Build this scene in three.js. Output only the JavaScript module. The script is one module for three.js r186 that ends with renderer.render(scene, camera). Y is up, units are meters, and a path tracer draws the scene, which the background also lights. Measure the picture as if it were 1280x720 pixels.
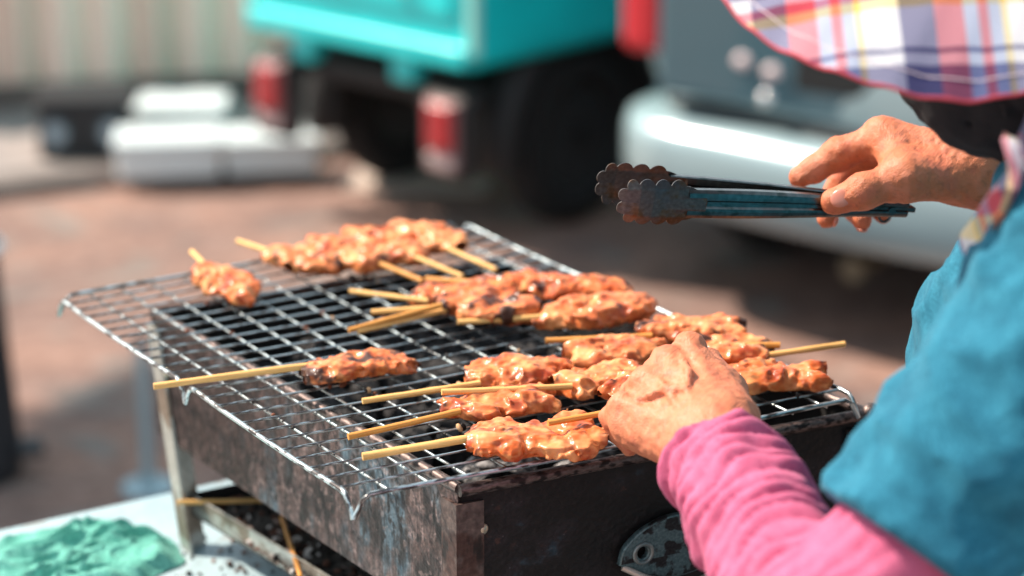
import * as THREE from 'three';
import { ImprovedNoise } from 'three/addons/math/ImprovedNoise.js';
import { mergeGeometries, mergeVertices, toCreasedNormals } from 'three/addons/utils/BufferGeometryUtils.js';
import { RoundedBoxGeometry } from 'three/addons/geometries/RoundedBoxGeometry.js';

// ---------------------------------------------------------------- camera, sky, sun, exposure
const scene = new THREE.Scene();
const FPX = 2800, CAMH = 1.52, PITCH = THREE.MathUtils.degToRad(18);
const camera = new THREE.PerspectiveCamera(2 * THREE.MathUtils.radToDeg(Math.atan(360 / FPX)), 1280 / 720, 0.05, 400);
camera.position.set(0, CAMH, 0);
camera.rotation.set(-PITCH, 0, 0);
camera.focus = 1.605;
camera.userData.fStop = 3.0;

const SUN = new THREE.Vector3(-0.62, 0.72, -0.24).normalize();
{
  const w = 512, h = 256, d = new Float32Array(w * h * 4);
  for (let j = 0; j < h; j++) for (let i = 0; i < w; i++) {
    const el = ((j + 0.5) / h - 0.5) * Math.PI, az = ((i + 0.5) / w - 0.5) * 2 * Math.PI;
    const dir = [Math.cos(el) * Math.cos(az), Math.sin(el), Math.cos(el) * Math.sin(az)];
    const up = Math.max(0, dir[1]);
    const z = Math.pow(1 - up, 3.0);
    const c = Math.max(0, dir[0] * SUN.x + dir[1] * SUN.y + dir[2] * SUN.z);
    const g = 0.35 * Math.pow(c, 6) + 0.5 * Math.pow(c, 40);
    let r = 0.38 + 0.44 * z + g, gg = 0.50 + 0.36 * z + g * 0.96, b = 0.60 + 0.26 * z + g * 0.88;
    if (dir[1] < 0) { r = 0.32; gg = 0.28; b = 0.25; }
    const k = 0.84;
    d.set([r * k, gg * k, b * k, 1], (j * w + i) * 4);
  }
  const t = new THREE.DataTexture(d, w, h, THREE.RGBAFormat, THREE.FloatType);
  t.mapping = THREE.EquirectangularReflectionMapping; t.magFilter = t.minFilter = THREE.LinearFilter; t.needsUpdate = true;
  scene.background = t; scene.environment = t;
}
const sun = new THREE.DirectionalLight(0xffeedd, 4.8);
sun.position.copy(SUN).multiplyScalar(12).add(new THREE.Vector3(0, 0.8, -3));
sun.target.position.set(0, 0.8, -3);
sun.castShadow = true; sun.shadow.radius = 4; sun.shadow.mapSize.set(4096, 4096);
Object.assign(sun.shadow.camera, { left: -6, right: 6, top: 6, bottom: -6, near: 0.5, far: 30 });
scene.add(sun, sun.target);
const renderer = new THREE.WebGLRenderer({ antialias: true });
renderer.toneMapping = THREE.LinearToneMapping;
renderer.toneMappingExposure = 1.95;
renderer.shadowMap.enabled = true;

// ---------------------------------------------------------------- helpers
const V = (x, y, z) => new THREE.Vector3(x, y, z);
function rng(s) { return () => { s |= 0; s = s + 0x6D2B79F5 | 0; let t = Math.imul(s ^ s >>> 15, 1 | s); t = t + Math.imul(t ^ t >>> 7, 61 | t) ^ t; return ((t ^ t >>> 14) >>> 0) / 4294967296; }; }
const perlin = new ImprovedNoise();
const N3 = (x, y, z) => perlin.noise(x + 100.3, y + 57.7, z + 31.1);
const fbm = (x, y, z, o = 4) => { let a = 0.5, s = 0; for (let i = 0; i < o; i++) { s += a * N3(x, y, z); x *= 2.03; y *= 2.03; z *= 2.03; a *= 0.5; } return s; };
const clamp = (x, a = 0, b = 1) => Math.min(b, Math.max(a, x));
const lerp = (a, b, t) => a + (b - a) * t;
const sstep = (a, b, x) => { const t = clamp((x - a) / (b - a)); return t * t * (3 - 2 * t); };
const lin = (r, g, b) => { const c = new THREE.Color().setRGB(r / 255, g / 255, b / 255, THREE.SRGBColorSpace); return [c.r, c.g, c.b]; };
const mixc = (a, b, t) => [lerp(a[0], b[0], t), lerp(a[1], b[1], t), lerp(a[2], b[2], t)];
// a pixel of the 1280 x 720 photograph gives a direction; the distance comes from a height or a depth
function dirOf(x, y) { const u = (x - 640) / FPX, v = (360 - y) / FPX, c = Math.cos(PITCH), s = Math.sin(PITCH); return V(u, v * c - s, -(c + v * s)); }
function onH(x, y, h) { const d = dirOf(x, y); return d.multiplyScalar((h - CAMH) / d.y).add(V(0, CAMH, 0)); }
function onZ(x, y, z) { const d = dirOf(x, y); return d.multiplyScalar(z / d.z).add(V(0, CAMH, 0)); }

const taken = new Map();
function numbered(n) { const k = taken.get(n) ?? 0; taken.set(n, k + 1); return k ? `${n}_${String(k).padStart(3, '0')}` : n; }
function shadows(o) { o.traverse((m) => { if (m.isMesh) { m.castShadow = true; m.receiveShadow = true; } }); return o; }
function thing(name, label, category, pos = [0, 0, 0], turn = 0, group) {
  const o = new THREE.Group(); o.name = numbered(name); o.position.set(...pos); o.rotation.y = turn;
  o.userData = { label, category }; if (group) o.userData.group = group;
  scene.add(o); return o;
}
function part(name, geo, mat, parent) {
  const m = new THREE.Mesh(Array.isArray(geo) ? mergeGeometries(geo.map((g) => plain(g))) : geo, mat);
  m.name = name; m.castShadow = m.receiveShadow = true; parent.add(m); return m;
}
function plain(g) { const k = g.index ? g.toNonIndexed() : g; for (const a of Object.keys(k.attributes)) if (!['position', 'normal', 'uv'].includes(a)) k.deleteAttribute(a); return k; }
function single(name, geo, mat, label, category, group) {
  const m = part(numbered(name), geo, mat, scene); m.userData = { label, category }; if (group) m.userData.group = group; return m;
}
function structure(name, geo, mat) { const m = part(name, geo, mat, scene); m.userData = { kind: 'structure' }; return m; }
function tube(pts, r, seg = 12, rad = 8, closed = false, tension = 0.5) {
  const c = pts.length === 2 ? new THREE.LineCurve3(pts[0], pts[1]) : new THREE.CatmullRomCurve3(pts, closed, 'catmullrom', tension);
  const g = new THREE.TubeGeometry(c, seg, r, rad, closed);
  if (closed) return g;
  const a = c.getPointAt(0), b = c.getPointAt(1), ta = c.getTangentAt(0), tb = c.getTangentAt(1);
  const cap = (p, t) => { const k = new THREE.CircleGeometry(r, rad); k.lookAt(t); k.translate(p.x, p.y, p.z); return k; };
  return mergeGeometries([plain(g), plain(cap(a, ta.clone().negate())), plain(cap(b, tb))]);
}
function box(w, h, d, x = 0, y = 0, z = 0, r = 0) {
  const g = r ? new RoundedBoxGeometry(w, h, d, 2, r) : new THREE.BoxGeometry(w, h, d); g.translate(x, y, z); return g;
}
// a prism between two quads (8 corners a..d bottom, then top), flat faces, uv in metres
function slab(b, t) {
  const f = [[b[3], b[2], b[1], b[0]], [t[0], t[1], t[2], t[3]]];
  for (let i = 0; i < 4; i++) { const j = (i + 1) % 4; f.push([b[i], b[j], t[j], t[i]]); }
  const P = [], U = [];
  for (const q of f) {
    const w = q[0].distanceTo(q[1]), h = q[0].distanceTo(q[3]), w2 = q[3].distanceTo(q[2]);
    const uv = [[0, 0], [w, 0], [w2, h], [0, h]];
    for (const k of [0, 1, 2, 0, 2, 3]) { P.push(q[k].x, q[k].y, q[k].z); U.push(...uv[k]); }
  }
  const g = new THREE.BufferGeometry();
  g.setAttribute('position', new THREE.Float32BufferAttribute(P, 3)); g.setAttribute('uv', new THREE.Float32BufferAttribute(U, 2));
  g.computeVertexNormals(); return g;
}
function tex(w, h, fn, rep = [1, 1], srgb = true) {
  const d = new Uint8Array(w * h * 4);
  for (let j = 0; j < h; j++) for (let i = 0; i < w; i++) {
    const c = fn(i / w, j / h, i, j); const o = (j * w + i) * 4;
    for (let k = 0; k < 3; k++) d[o + k] = clamp(Math.round(typeof c === 'number' ? c * 255 : c[k]), 0, 255);
    d[o + 3] = 255;
  }
  const t = new THREE.DataTexture(d, w, h); t.magFilter = THREE.LinearFilter; t.minFilter = THREE.LinearMipmapLinearFilter; t.generateMipmaps = true;
  t.wrapS = t.wrapT = THREE.RepeatWrapping; t.repeat.set(...rep); if (srgb) t.colorSpace = THREE.SRGBColorSpace; t.needsUpdate = true; return t;
}
const std = (o) => new THREE.MeshStandardMaterial(o), phys = (o) => new THREE.MeshPhysicalMaterial(o);
const rgb = (r, g, b) => new THREE.Color().setRGB(r / 255, g / 255, b / 255, THREE.SRGBColorSpace);
// periodic noise on the unit torus, for textures that repeat
const tor = (u, v, f, s = 0) => { const a = u * 2 * Math.PI, b = v * 2 * Math.PI, R = f / (2 * Math.PI); return fbm(Math.cos(a) * R + s, Math.sin(a) * R + Math.cos(b) * R * 1.3, Math.sin(b) * R * 1.3 + s * 2, 4); };

// ---- distance fields meshed with surface nets
function cap(p, a, b, ra, rb) {
  const bx = b.x - a.x, by = b.y - a.y, bz = b.z - a.z, px = p.x - a.x, py = p.y - a.y, pz = p.z - a.z;
  const t = clamp((px * bx + py * by + pz * bz) / (bx * bx + by * by + bz * bz + 1e-12));
  const x = px - bx * t, y = py - by * t, z = pz - bz * t;
  return Math.sqrt(x * x + y * y + z * z) - (ra + (rb - ra) * t);
}
function ell(p, c, rx, ry, rz) { const x = (p.x - c.x) / rx, y = (p.y - c.y) / ry, z = (p.z - c.z) / rz; const k = Math.sqrt(x * x + y * y + z * z); return (k - 1) * Math.min(rx, ry, rz); }
function smin(a, b, k) { const h = Math.max(k - Math.abs(a - b), 0) / k; return Math.min(a, b) - h * h * k * 0.25; }
function smax(a, b, k) { return -smin(-a, -b, k); }
function nets(fn, lo, hi, cell, uvfn, colfn) {
  const nx = Math.ceil((hi.x - lo.x) / cell) + 1, ny = Math.ceil((hi.y - lo.y) / cell) + 1, nz = Math.ceil((hi.z - lo.z) / cell) + 1;
  const F = new Float32Array(nx * ny * nz), p = V(0, 0, 0);
  for (let k = 0, o = 0; k < nz; k++) for (let j = 0; j < ny; j++) for (let i = 0; i < nx; i++, o++) F[o] = fn(p.set(lo.x + i * cell, lo.y + j * cell, lo.z + k * cell));
  const id = new Int32Array(nx * ny * nz).fill(-1), P = [], I = [], sx = 1, sy = nx, sz = nx * ny;
  const co = [0, sx, sy, sx + sy, sz, sx + sz, sy + sz, sx + sy + sz];
  const ed = [[0, 1], [2, 3], [4, 5], [6, 7], [0, 2], [1, 3], [4, 6], [5, 7], [0, 4], [1, 5], [2, 6], [3, 7]];
  for (let k = 0; k < nz - 1; k++) for (let j = 0; j < ny - 1; j++) for (let i = 0; i < nx - 1; i++) {
    const o = i * sx + j * sy + k * sz; let m = 0;
    for (let c = 0; c < 8; c++) if (F[o + co[c]] < 0) m |= 1 << c;
    if (m === 0 || m === 255) continue;
    let X = 0, Y = 0, Z = 0, n = 0;
    for (const [a, b] of ed) {
      const ia = m >> a & 1, ib = m >> b & 1; if (ia === ib) continue;
      const fa = F[o + co[a]], fb = F[o + co[b]], t = fa / (fa - fb);
      X += lerp(a & 1, b & 1, t); Y += lerp(a >> 1 & 1, b >> 1 & 1, t); Z += lerp(a >> 2 & 1, b >> 2 & 1, t); n++;
    }
    id[o] = P.length / 3; P.push(lo.x + (i + X / n) * cell, lo.y + (j + Y / n) * cell, lo.z + (k + Z / n) * cell);
  }
  for (let k = 1; k < nz - 1; k++) for (let j = 1; j < ny - 1; j++) for (let i = 1; i < nx - 1; i++) {
    const o = i * sx + j * sy + k * sz, s = F[o] < 0;
    const q = (a, b, c, d, flip) => { if (a < 0 || b < 0 || c < 0 || d < 0) return; if (flip) I.push(a, c, b, b, c, d); else I.push(a, b, c, b, d, c); };
    if (s !== F[o + sx] < 0) q(id[o - sy - sz], id[o - sz], id[o - sy], id[o], !s);
    if (s !== F[o + sy] < 0) q(id[o - sx - sz], id[o - sx], id[o - sz], id[o], !s);
    if (s !== F[o + sz] < 0) q(id[o - sx - sy], id[o - sy], id[o - sx], id[o], !s);
  }
  const g = new THREE.BufferGeometry();
  g.setAttribute('position', new THREE.Float32BufferAttribute(P, 3)); g.setIndex(I); g.computeVertexNormals();
  const n = P.length / 3, U = new Float32Array(n * 2), nor = g.attributes.normal;
  for (let i = 0; i < n; i++) {
    const u = uvfn ? uvfn(p.set(P[3 * i], P[3 * i + 1], P[3 * i + 2]), i) : [P[3 * i] + P[3 * i + 2] * 0.7, P[3 * i + 1] + P[3 * i + 2] * 0.3];
    U[2 * i] = u[0]; U[2 * i + 1] = u[1];
  }
  g.setAttribute('uv', new THREE.BufferAttribute(U, 2));
  if (colfn) {
    const C = new Float32Array(n * 3), q = V(0, 0, 0);
    for (let i = 0; i < n; i++) { const c = colfn(p.set(P[3 * i], P[3 * i + 1], P[3 * i + 2]), q.set(nor.getX(i), nor.getY(i), nor.getZ(i))); C.set(c, 3 * i); }
    g.setAttribute('color', new THREE.BufferAttribute(C, 3));
  }
  return g;
}

// ---------------------------------------------------------------- setting: road, kerb, pavement, fence
{
  const map = tex(640, 640, (u, v) => {
    const n = tor(u, v, 9, 1), m = tor(u, v, 60, 4), s = tor(u, v, 220, 8);
    let c = [126 + 50 * n + 34 * m + 40 * s, 100 + 34 * n + 34 * m + 40 * s, 90 + 24 * n + 34 * m + 40 * s];
    const t = sstep(0.08, 0.3, tor(u, v, 14, 11)); c = [lerp(c[0], 118, t * 0.7), lerp(c[1], 116, t * 0.7), lerp(c[2], 112, t * 0.7)];
    return c;
  });
  map.repeat.set(0.4, 0.4);
  const bmp = tex(256, 256, (u, v) => 0.5 + tor(u, v, 60, 3) + 0.6 * tor(u, v, 160, 5), [1.2, 1.2], false);
  const g = new THREE.PlaneGeometry(160, 160); g.rotateX(-Math.PI / 2);
  const uv = g.attributes.uv; for (let i = 0; i < uv.count; i++) uv.setXY(i, uv.getX(i) * 160, uv.getY(i) * 160);
  structure('road', g, std({ map, bumpMap: bmp, bumpScale: 0.004, roughness: 0.92 }));
}
// the kerb runs from the left of the picture to behind the cart
const KA = onH(0, 252, 0), KB = onH(450, 197, 0), kdir = KB.clone().sub(KA).normalize(), kback = V(kdir.z, 0, -kdir.x);
if (kback.z > 0) kback.negate();
const kp = (a, b, y) => KA.clone().addScaledVector(kdir, a).addScaledVector(kback, b).setY(y);
const PV = 0.028;
const paveMap = tex(256, 256, (u, v) => { const n = tor(u, v, 12, 21), m = tor(u, v, 90, 25); return [142 + 50 * n + 44 * m, 134 + 46 * n + 44 * m, 130 + 40 * n + 44 * m]; }, [0.7, 0.7]);
{
  const M = std({ map: paveMap, roughness: 0.95 });
  structure('pavement', slab([kp(-12, 0.142, -0.1), kp(14, 0.142, -0.1), kp(14, 9, -0.1), kp(-12, 9, -0.1)], [kp(-12, 0.142, PV), kp(14, 0.142, PV), kp(14, 9, PV), kp(-12, 9, PV)]), M);
  const KM = std({ map: tex(256, 256, (u, v) => { const n = tor(u, v, 10, 31), m = tor(u, v, 70, 35); return [104 + 50 * n + 50 * m, 96 + 46 * n + 50 * m, 92 + 40 * n + 50 * m]; }, [1, 1]), roughness: 0.95 });
  const kerb = new THREE.Group(); kerb.name = 'kerb'; kerb.userData = { kind: 'structure' }; scene.add(kerb);
  for (let i = 0; i < 22; i++) {
    const a = -10 + i, b = a + 0.99; const bt = [kp(a, 0, -0.1), kp(b, 0, -0.1), kp(b, 0.14, -0.1), kp(a, 0.14, -0.1)];
    const h = 0.034 + 0.002 * Math.sin(i * 5.1); part('kerb_stone', slab(bt, [kp(a, 0.015, h), kp(b, 0.015, h), kp(b, 0.14, h), kp(a, 0.14, h)]), KM, kerb);
  }
}
// corrugated sheet fence at the back of the pavement
{
  const A = onH(0, 133, PV), B = onH(310, 119, PV), d = B.clone().sub(A).normalize(), nrm = V(-d.z, 0, d.x); if (nrm.z < 0) nrm.negate();
  const f = thing('sheet_fence', 'low beige ribbed metal fence standing behind the pavement', 'fence', [A.x, PV, A.z], Math.atan2(-d.z, d.x));
  const map = tex(128, 256, (u, v) => { const n = tor(u, v, 6, 41), m = tor(u, v, 60, 44), s = tor(u, v * 0.15, 40, 47); return [248 + 14 * n + 10 * m + 12 * s, 222 + 14 * n + 10 * m + 12 * s, 206 + 14 * n + 10 * m + 12 * s]; }, [1, 0.5]);
  const M = std({ map, roughness: 0.55, metalness: 0.0 }), M2 = std({ map, color: rgb(236, 230, 228), roughness: 0.6 });
  const pitch = 0.128, s = new THREE.Shape();   // one pan and one raised rib per sheet strip
  const pr = []; for (let i = 0; i <= 16; i++) pr.push([pitch * i / 16, 0.026 * (1 - Math.cos(2 * Math.PI * i / 16))]);
  s.moveTo(...pr[0]); for (const q of pr.slice(1)) s.lineTo(...q); for (const q of [...pr].reverse()) s.lineTo(q[0], q[1] - 0.003);
  const g = new THREE.ExtrudeGeometry(s, { depth: 0.62, bevelEnabled: false }); g.rotateX(-Math.PI / 2); g.translate(0, 0.02, 0);
  // after the turn the profile's second axis points to -z; the ribs stand out toward the street
  g.scale(1, 1, -1); const ix = g.attributes.position; for (let i = 0; i < ix.count; i += 3) for (const at of ['position', 'normal', 'uv']) { const a = g.attributes[at], n = a.itemSize; for (let k = 0; k < n; k++) { const t = a.array[(i + 1) * n + k]; a.array[(i + 1) * n + k] = a.array[(i + 2) * n + k]; a.array[(i + 2) * n + k] = t; } }
  const gs = toCreasedNormals(g, 0.7);
  for (let i = -14; i < 44; i++) { const m = part('ribbed_strip', gs, i % 3 ? M : M2, f); m.position.set(i * pitch, 0, 0); }
  part('base_rail', box(58 * pitch, 0.07, 0.03, 15 * pitch, 0.045, 0.075, 0.004), std({ color: rgb(96, 84, 80), roughness: 0.8 }), f);
}
// things left on the pavement
{
  const P = onH(105, 203, PV), k = thing('speaker_crate', 'black plastic crate with two pale round ends by the fence', 'crate', [P.x, PV, P.z - 0.02], 0.1);
  const blk = std({ color: rgb(26, 28, 32), roughness: 0.55 });
  part('crate_body', box(0.24, 0.155, 0.17, 0, 0.078, -0.085, 0.018), blk, k);
  part('lid_rim', box(0.254, 0.02, 0.184, 0, 0.155, -0.085, 0.006), blk, k);
  for (const x of [-0.072, 0.072]) {
    const r = new THREE.TorusGeometry(0.034, 0.008, 8, 24); r.translate(x, 0.075, 0.004); const e = part('round_end', r, std({ color: rgb(60, 66, 72), roughness: 0.4 }), k);
    const c = new THREE.CylinderGeometry(0.026, 0.029, 0.016, 24); c.rotateX(Math.PI / 2); c.translate(x, 0.075, 0.006); part('cap', c, std({ color: rgb(150, 165, 175), roughness: 0.35 }), e);
  }
  const white = std({ color: rgb(222, 230, 232), roughness: 0.5, map: tex(256, 256, (u, v) => { const n = tor(u, v, 20, 51), m = tor(u, v, 90, 52); return [236 + 20 * n + 14 * m, 238 + 20 * n + 14 * m, 238 + 20 * n + 14 * m]; }, [3, 3]) });
  const tub = (pos, w, h, d, turn, label) => {
    const t = thing('foam_box', label, 'box', pos, turn, 'white foam boxes on the pavement');
    part('box_body', box(w, h - 0.022, d, 0, (h - 0.022) / 2, 0, 0.014), white, t);
    part('box_lid', box(w + 0.014, 0.026, d + 0.014, 0, h - 0.013 + 0.002, 0, 0.009), white, t);
  };
  const a = onH(266, 226, PV), b = onH(222, 176, PV);
  tub([a.x - 0.12, PV, a.z - 0.09], 0.26, 0.1, 0.17, 0.12, 'long white foam box nearest the kerb, beside the black crate');
  tub([a.x + 0.135, PV, a.z - 0.13], 0.235, 0.092, 0.16, 0.12, 'white foam box end to end with another, toward the teal cart');
  tub([b.x, PV, b.z - 0.12], 0.235, 0.085, 0.2, 0.05, 'white foam box behind the other two, close to the fence');
  // pale flattened carton lying on the road
  const c = onH(525, 226, 0);
  const shp = new THREE.Shape(); [[-0.19, -0.11], [0.17, -0.13], [0.2, 0.1], [-0.16, 0.13]].forEach((q, i) => i ? shp.lineTo(...q) : shp.moveTo(...q));
  const g = new THREE.ExtrudeGeometry(shp, { depth: 0.006, bevelEnabled: false }); g.rotateX(-Math.PI / 2);
  const m = single('flat_carton', g, std({ color: rgb(188, 172, 160), roughness: 0.9 }), 'pale flattened carton lying on the road before the teal cart', 'carton'); m.position.set(c.x, 0.004, c.z);
}
// short steel post and pedal bin on the road at the left
{
  const p = onH(186, 612, 0), o = thing('steel_post', 'short grey steel post standing on the road behind the table', 'post', [p.x, 0, p.z]);
  const M = std({ color: rgb(150, 172, 180), roughness: 0.45, metalness: 0.4 });
  part('shaft', new THREE.CylinderGeometry(0.011, 0.011, 0.26, 16).translate(0, 0.138, 0), M, o);
  part('foot_plate', new THREE.CylinderGeometry(0.045, 0.048, 0.008, 24).translate(0, 0.006, 0), M, o);
  part('end_cap', new THREE.SphereGeometry(0.0135, 16, 10, 0, Math.PI * 2, 0, Math.PI / 2).translate(0, 0.266, 0), std({ color: rgb(50, 60, 64), roughness: 0.6 }), o);
  const b = onH(-54, 622, 0), k = thing('pedal_bin', 'black pedal bin with pale lid rim at the road edge', 'bin', [b.x, 0, b.z - 0.1], 0.35);
  const blk = std({ color: rgb(22, 26, 32), roughness: 0.5 });
  const pts = [[0, 0], [0.085, 0], [0.09, 0.01], [0.092, 0.05], [0.075, 0.40], [0.078, 0.41], [0, 0.41]].map((q) => new THREE.Vector2(...q));
  part('bin_body', new THREE.LatheGeometry(pts, 40), blk, k);
  part('lid_rim', new THREE.TorusGeometry(0.076, 0.009, 10, 40).rotateX(Math.PI / 2).translate(0, 0.415, 0), std({ color: rgb(205, 220, 225), roughness: 0.4 }), k);
  part('lid', new THREE.SphereGeometry(0.076, 32, 10, 0, Math.PI * 2, 0, Math.PI / 2).scale(1, 0.4, 1).translate(0, 0.417, 0), blk, k);
  part('pedal', box(0.05, 0.02, 0.06, 0.1, 0.05, 0.03, 0.006), blk, k);
}

// ---------------------------------------------------------------- the teal cargo tricycle
{
  const HB = 0.44, A = onH(312, 36, HB), B = onH(592, 94, HB);
  const d = B.clone().sub(A), W = d.length(); d.normalize();
  const o = thing('cargo_tricycle', 'teal box-bodied cargo tricycle with two red tail lights', 'tricycle', [(A.x + B.x) / 2, 0, (A.z + B.z) / 2], Math.atan2(-d.z, d.x));
  // local x runs along the tail, z out of the tail toward the street
  const teal = phys({ color: rgb(4, 220, 226), roughness: 0.35, clearcoat: 0.6, clearcoatRoughness: 0.2, map: tex(256, 256, (u, v) => { const n = tor(u, v, 8, 61), m = tor(u, v, 70, 62); return [235 + 40 * n + 14 * m, 235 + 30 * n + 14 * m, 232 + 30 * n + 14 * m]; }) });
  const blk = std({ color: rgb(20, 20, 22), roughness: 0.6 }), steel = std({ color: rgb(180, 184, 186), roughness: 0.3, metalness: 0.9 });
  const L = 1.25, Hb = 0.72;
  part('cargo_body', box(W, Hb, L, 0, HB + Hb / 2, -L / 2, 0.035), teal, o);
  part('roof', box(W + 0.06, 0.04, L + 0.06, 0, HB + Hb + 0.02, -L / 2, 0.018), std({ color: rgb(210, 214, 210), roughness: 0.5 }), o);
  for (const x of [-W / 2 + 0.004, W / 2 - 0.004]) part('corner_trim', box(0.024, Hb - 0.08, 0.024, x, HB + Hb / 2, -0.004, 0.006), std({ color: rgb(150, 216, 206), roughness: 0.35 }), o);
  part('bottom_sill', box(W - 0.02, 0.05, 0.03, 0, HB + 0.035, 0.006, 0.01), teal, o);
  const tg = part('tail_door', box(W - 0.12, Hb - 0.18, 0.016, 0, HB + Hb / 2 + 0.03, 0.004, 0.006), teal, o);
  part('door_latch', new THREE.SphereGeometry(0.026, 20, 12).scale(1, 0.8, 0.5).translate(0.17, HB + 0.18, 0.016), steel, tg);
  for (const x of [-0.2, 0.14]) part('body_bracket', box(0.075, 0.07, 0.05, x, HB - 0.02, -0.03, 0.012), teal, o);
  part('chassis_bar', box(W - 0.06, 0.05, 0.05, 0, HB - 0.07, -0.06, 0.01), blk, o);
  part('chassis_rail', box(0.05, 0.08, L + 0.5, -0.17, HB - 0.08, -L / 2 - 0.3, 0.01), blk, o);
  part('chassis_rail', box(0.05, 0.08, L + 0.5, 0.17, HB - 0.08, -L / 2 - 0.3, 0.01), blk, o);
  part('axle', new THREE.CylinderGeometry(0.02, 0.02, W - 0.1, 16).rotateZ(Math.PI / 2).translate(0, 0.22, -0.42), blk, o);
  part('mud_flap', box(0.12, 0.2, 0.012, 0.09, HB - 0.2, -0.3, 0.003), std({ color: rgb(190, 165, 140), roughness: 0.9 }), o);
  const red = phys({ color: rgb(158, 18, 32), roughness: 0.25, clearcoat: 1 });
  for (const s of [-1, 1]) {
    const x = s * (W / 2 - 0.085);
    const mudguard = new THREE.TorusGeometry(0.25, 0.055, 10, 40, Math.PI * 1.05).scale(1, 1, 1.15).rotateY(Math.PI / 2).translate(x, 0.22, -0.42);
    part('mudguard', mudguard, blk, o);
    const w = part('wheel', new THREE.TorusGeometry(0.165, 0.052, 16, 40).rotateY(Math.PI / 2).translate(x, 0.217, -0.42), std({ color: rgb(24, 24, 25), roughness: 0.9 }), o);
    part('rim', new THREE.CylinderGeometry(0.125, 0.125, 0.05, 32).rotateZ(Math.PI / 2).translate(x, 0.217, -0.42), std({ color: rgb(70, 72, 74), roughness: 0.5, metalness: 0.6 }), w);
    const t = part('tail_light', box(0.15, 0.2, 0.06, x, HB - 0.155, -0.01, 0.03), blk, o);
    part('red_lens', box(0.08, 0.11, 0.03, x + 0.01, HB - 0.125, 0.03, 0.012), red, t);
    part('lens_surround', box(0.1, 0.158, 0.02, x + 0.008, HB - 0.145, 0.019, 0.008), std({ color: rgb(120, 92, 92), roughness: 0.4 }), t);
    part('clear_lens', box(0.085, 0.035, 0.02, x + 0.01, HB - 0.208, 0.026, 0.008), phys({ color: rgb(160, 140, 140), roughness: 0.2, clearcoat: 1 }), t);
  }
  // front end with its single wheel, seat and handlebar
  const fz = -L - 0.62;
  const fw = part('wheel', new THREE.TorusGeometry(0.17, 0.045, 16, 40).rotateY(Math.PI / 2).translate(0, 0.215, fz), std({ color: rgb(24, 24, 25), roughness: 0.9 }), o);
  part('rim', new THREE.CylinderGeometry(0.13, 0.13, 0.04, 32).rotateZ(Math.PI / 2).translate(0, 0.215, fz), steel, fw);
  part('fork', [tube([V(-0.06, 0.215, fz), V(-0.06, 0.5, fz + 0.06), V(-0.03, 0.85, fz + 0.16)], 0.014, 10), tube([V(0.06, 0.215, fz), V(0.06, 0.5, fz + 0.06), V(0.03, 0.85, fz + 0.16)], 0.014, 10)], steel, o);
  part('handlebar', tube([V(-0.34, 0.92, fz + 0.26), V(-0.15, 0.95, fz + 0.16), V(0.15, 0.95, fz + 0.16), V(0.34, 0.92, fz + 0.26)], 0.013, 24), blk, o);
  part('front_panel', box(0.36, 0.42, 0.03, 0, 0.6, fz + 0.16, 0.014), teal, o);
  part('seat', box(0.34, 0.09, 0.26, 0, 0.58, -L - 0.16, 0.03), blk, o);
  part('seat_base', box(0.26, 0.24, 0.22, 0, 0.43, -L - 0.16, 0.02), teal, o);
}

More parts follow.
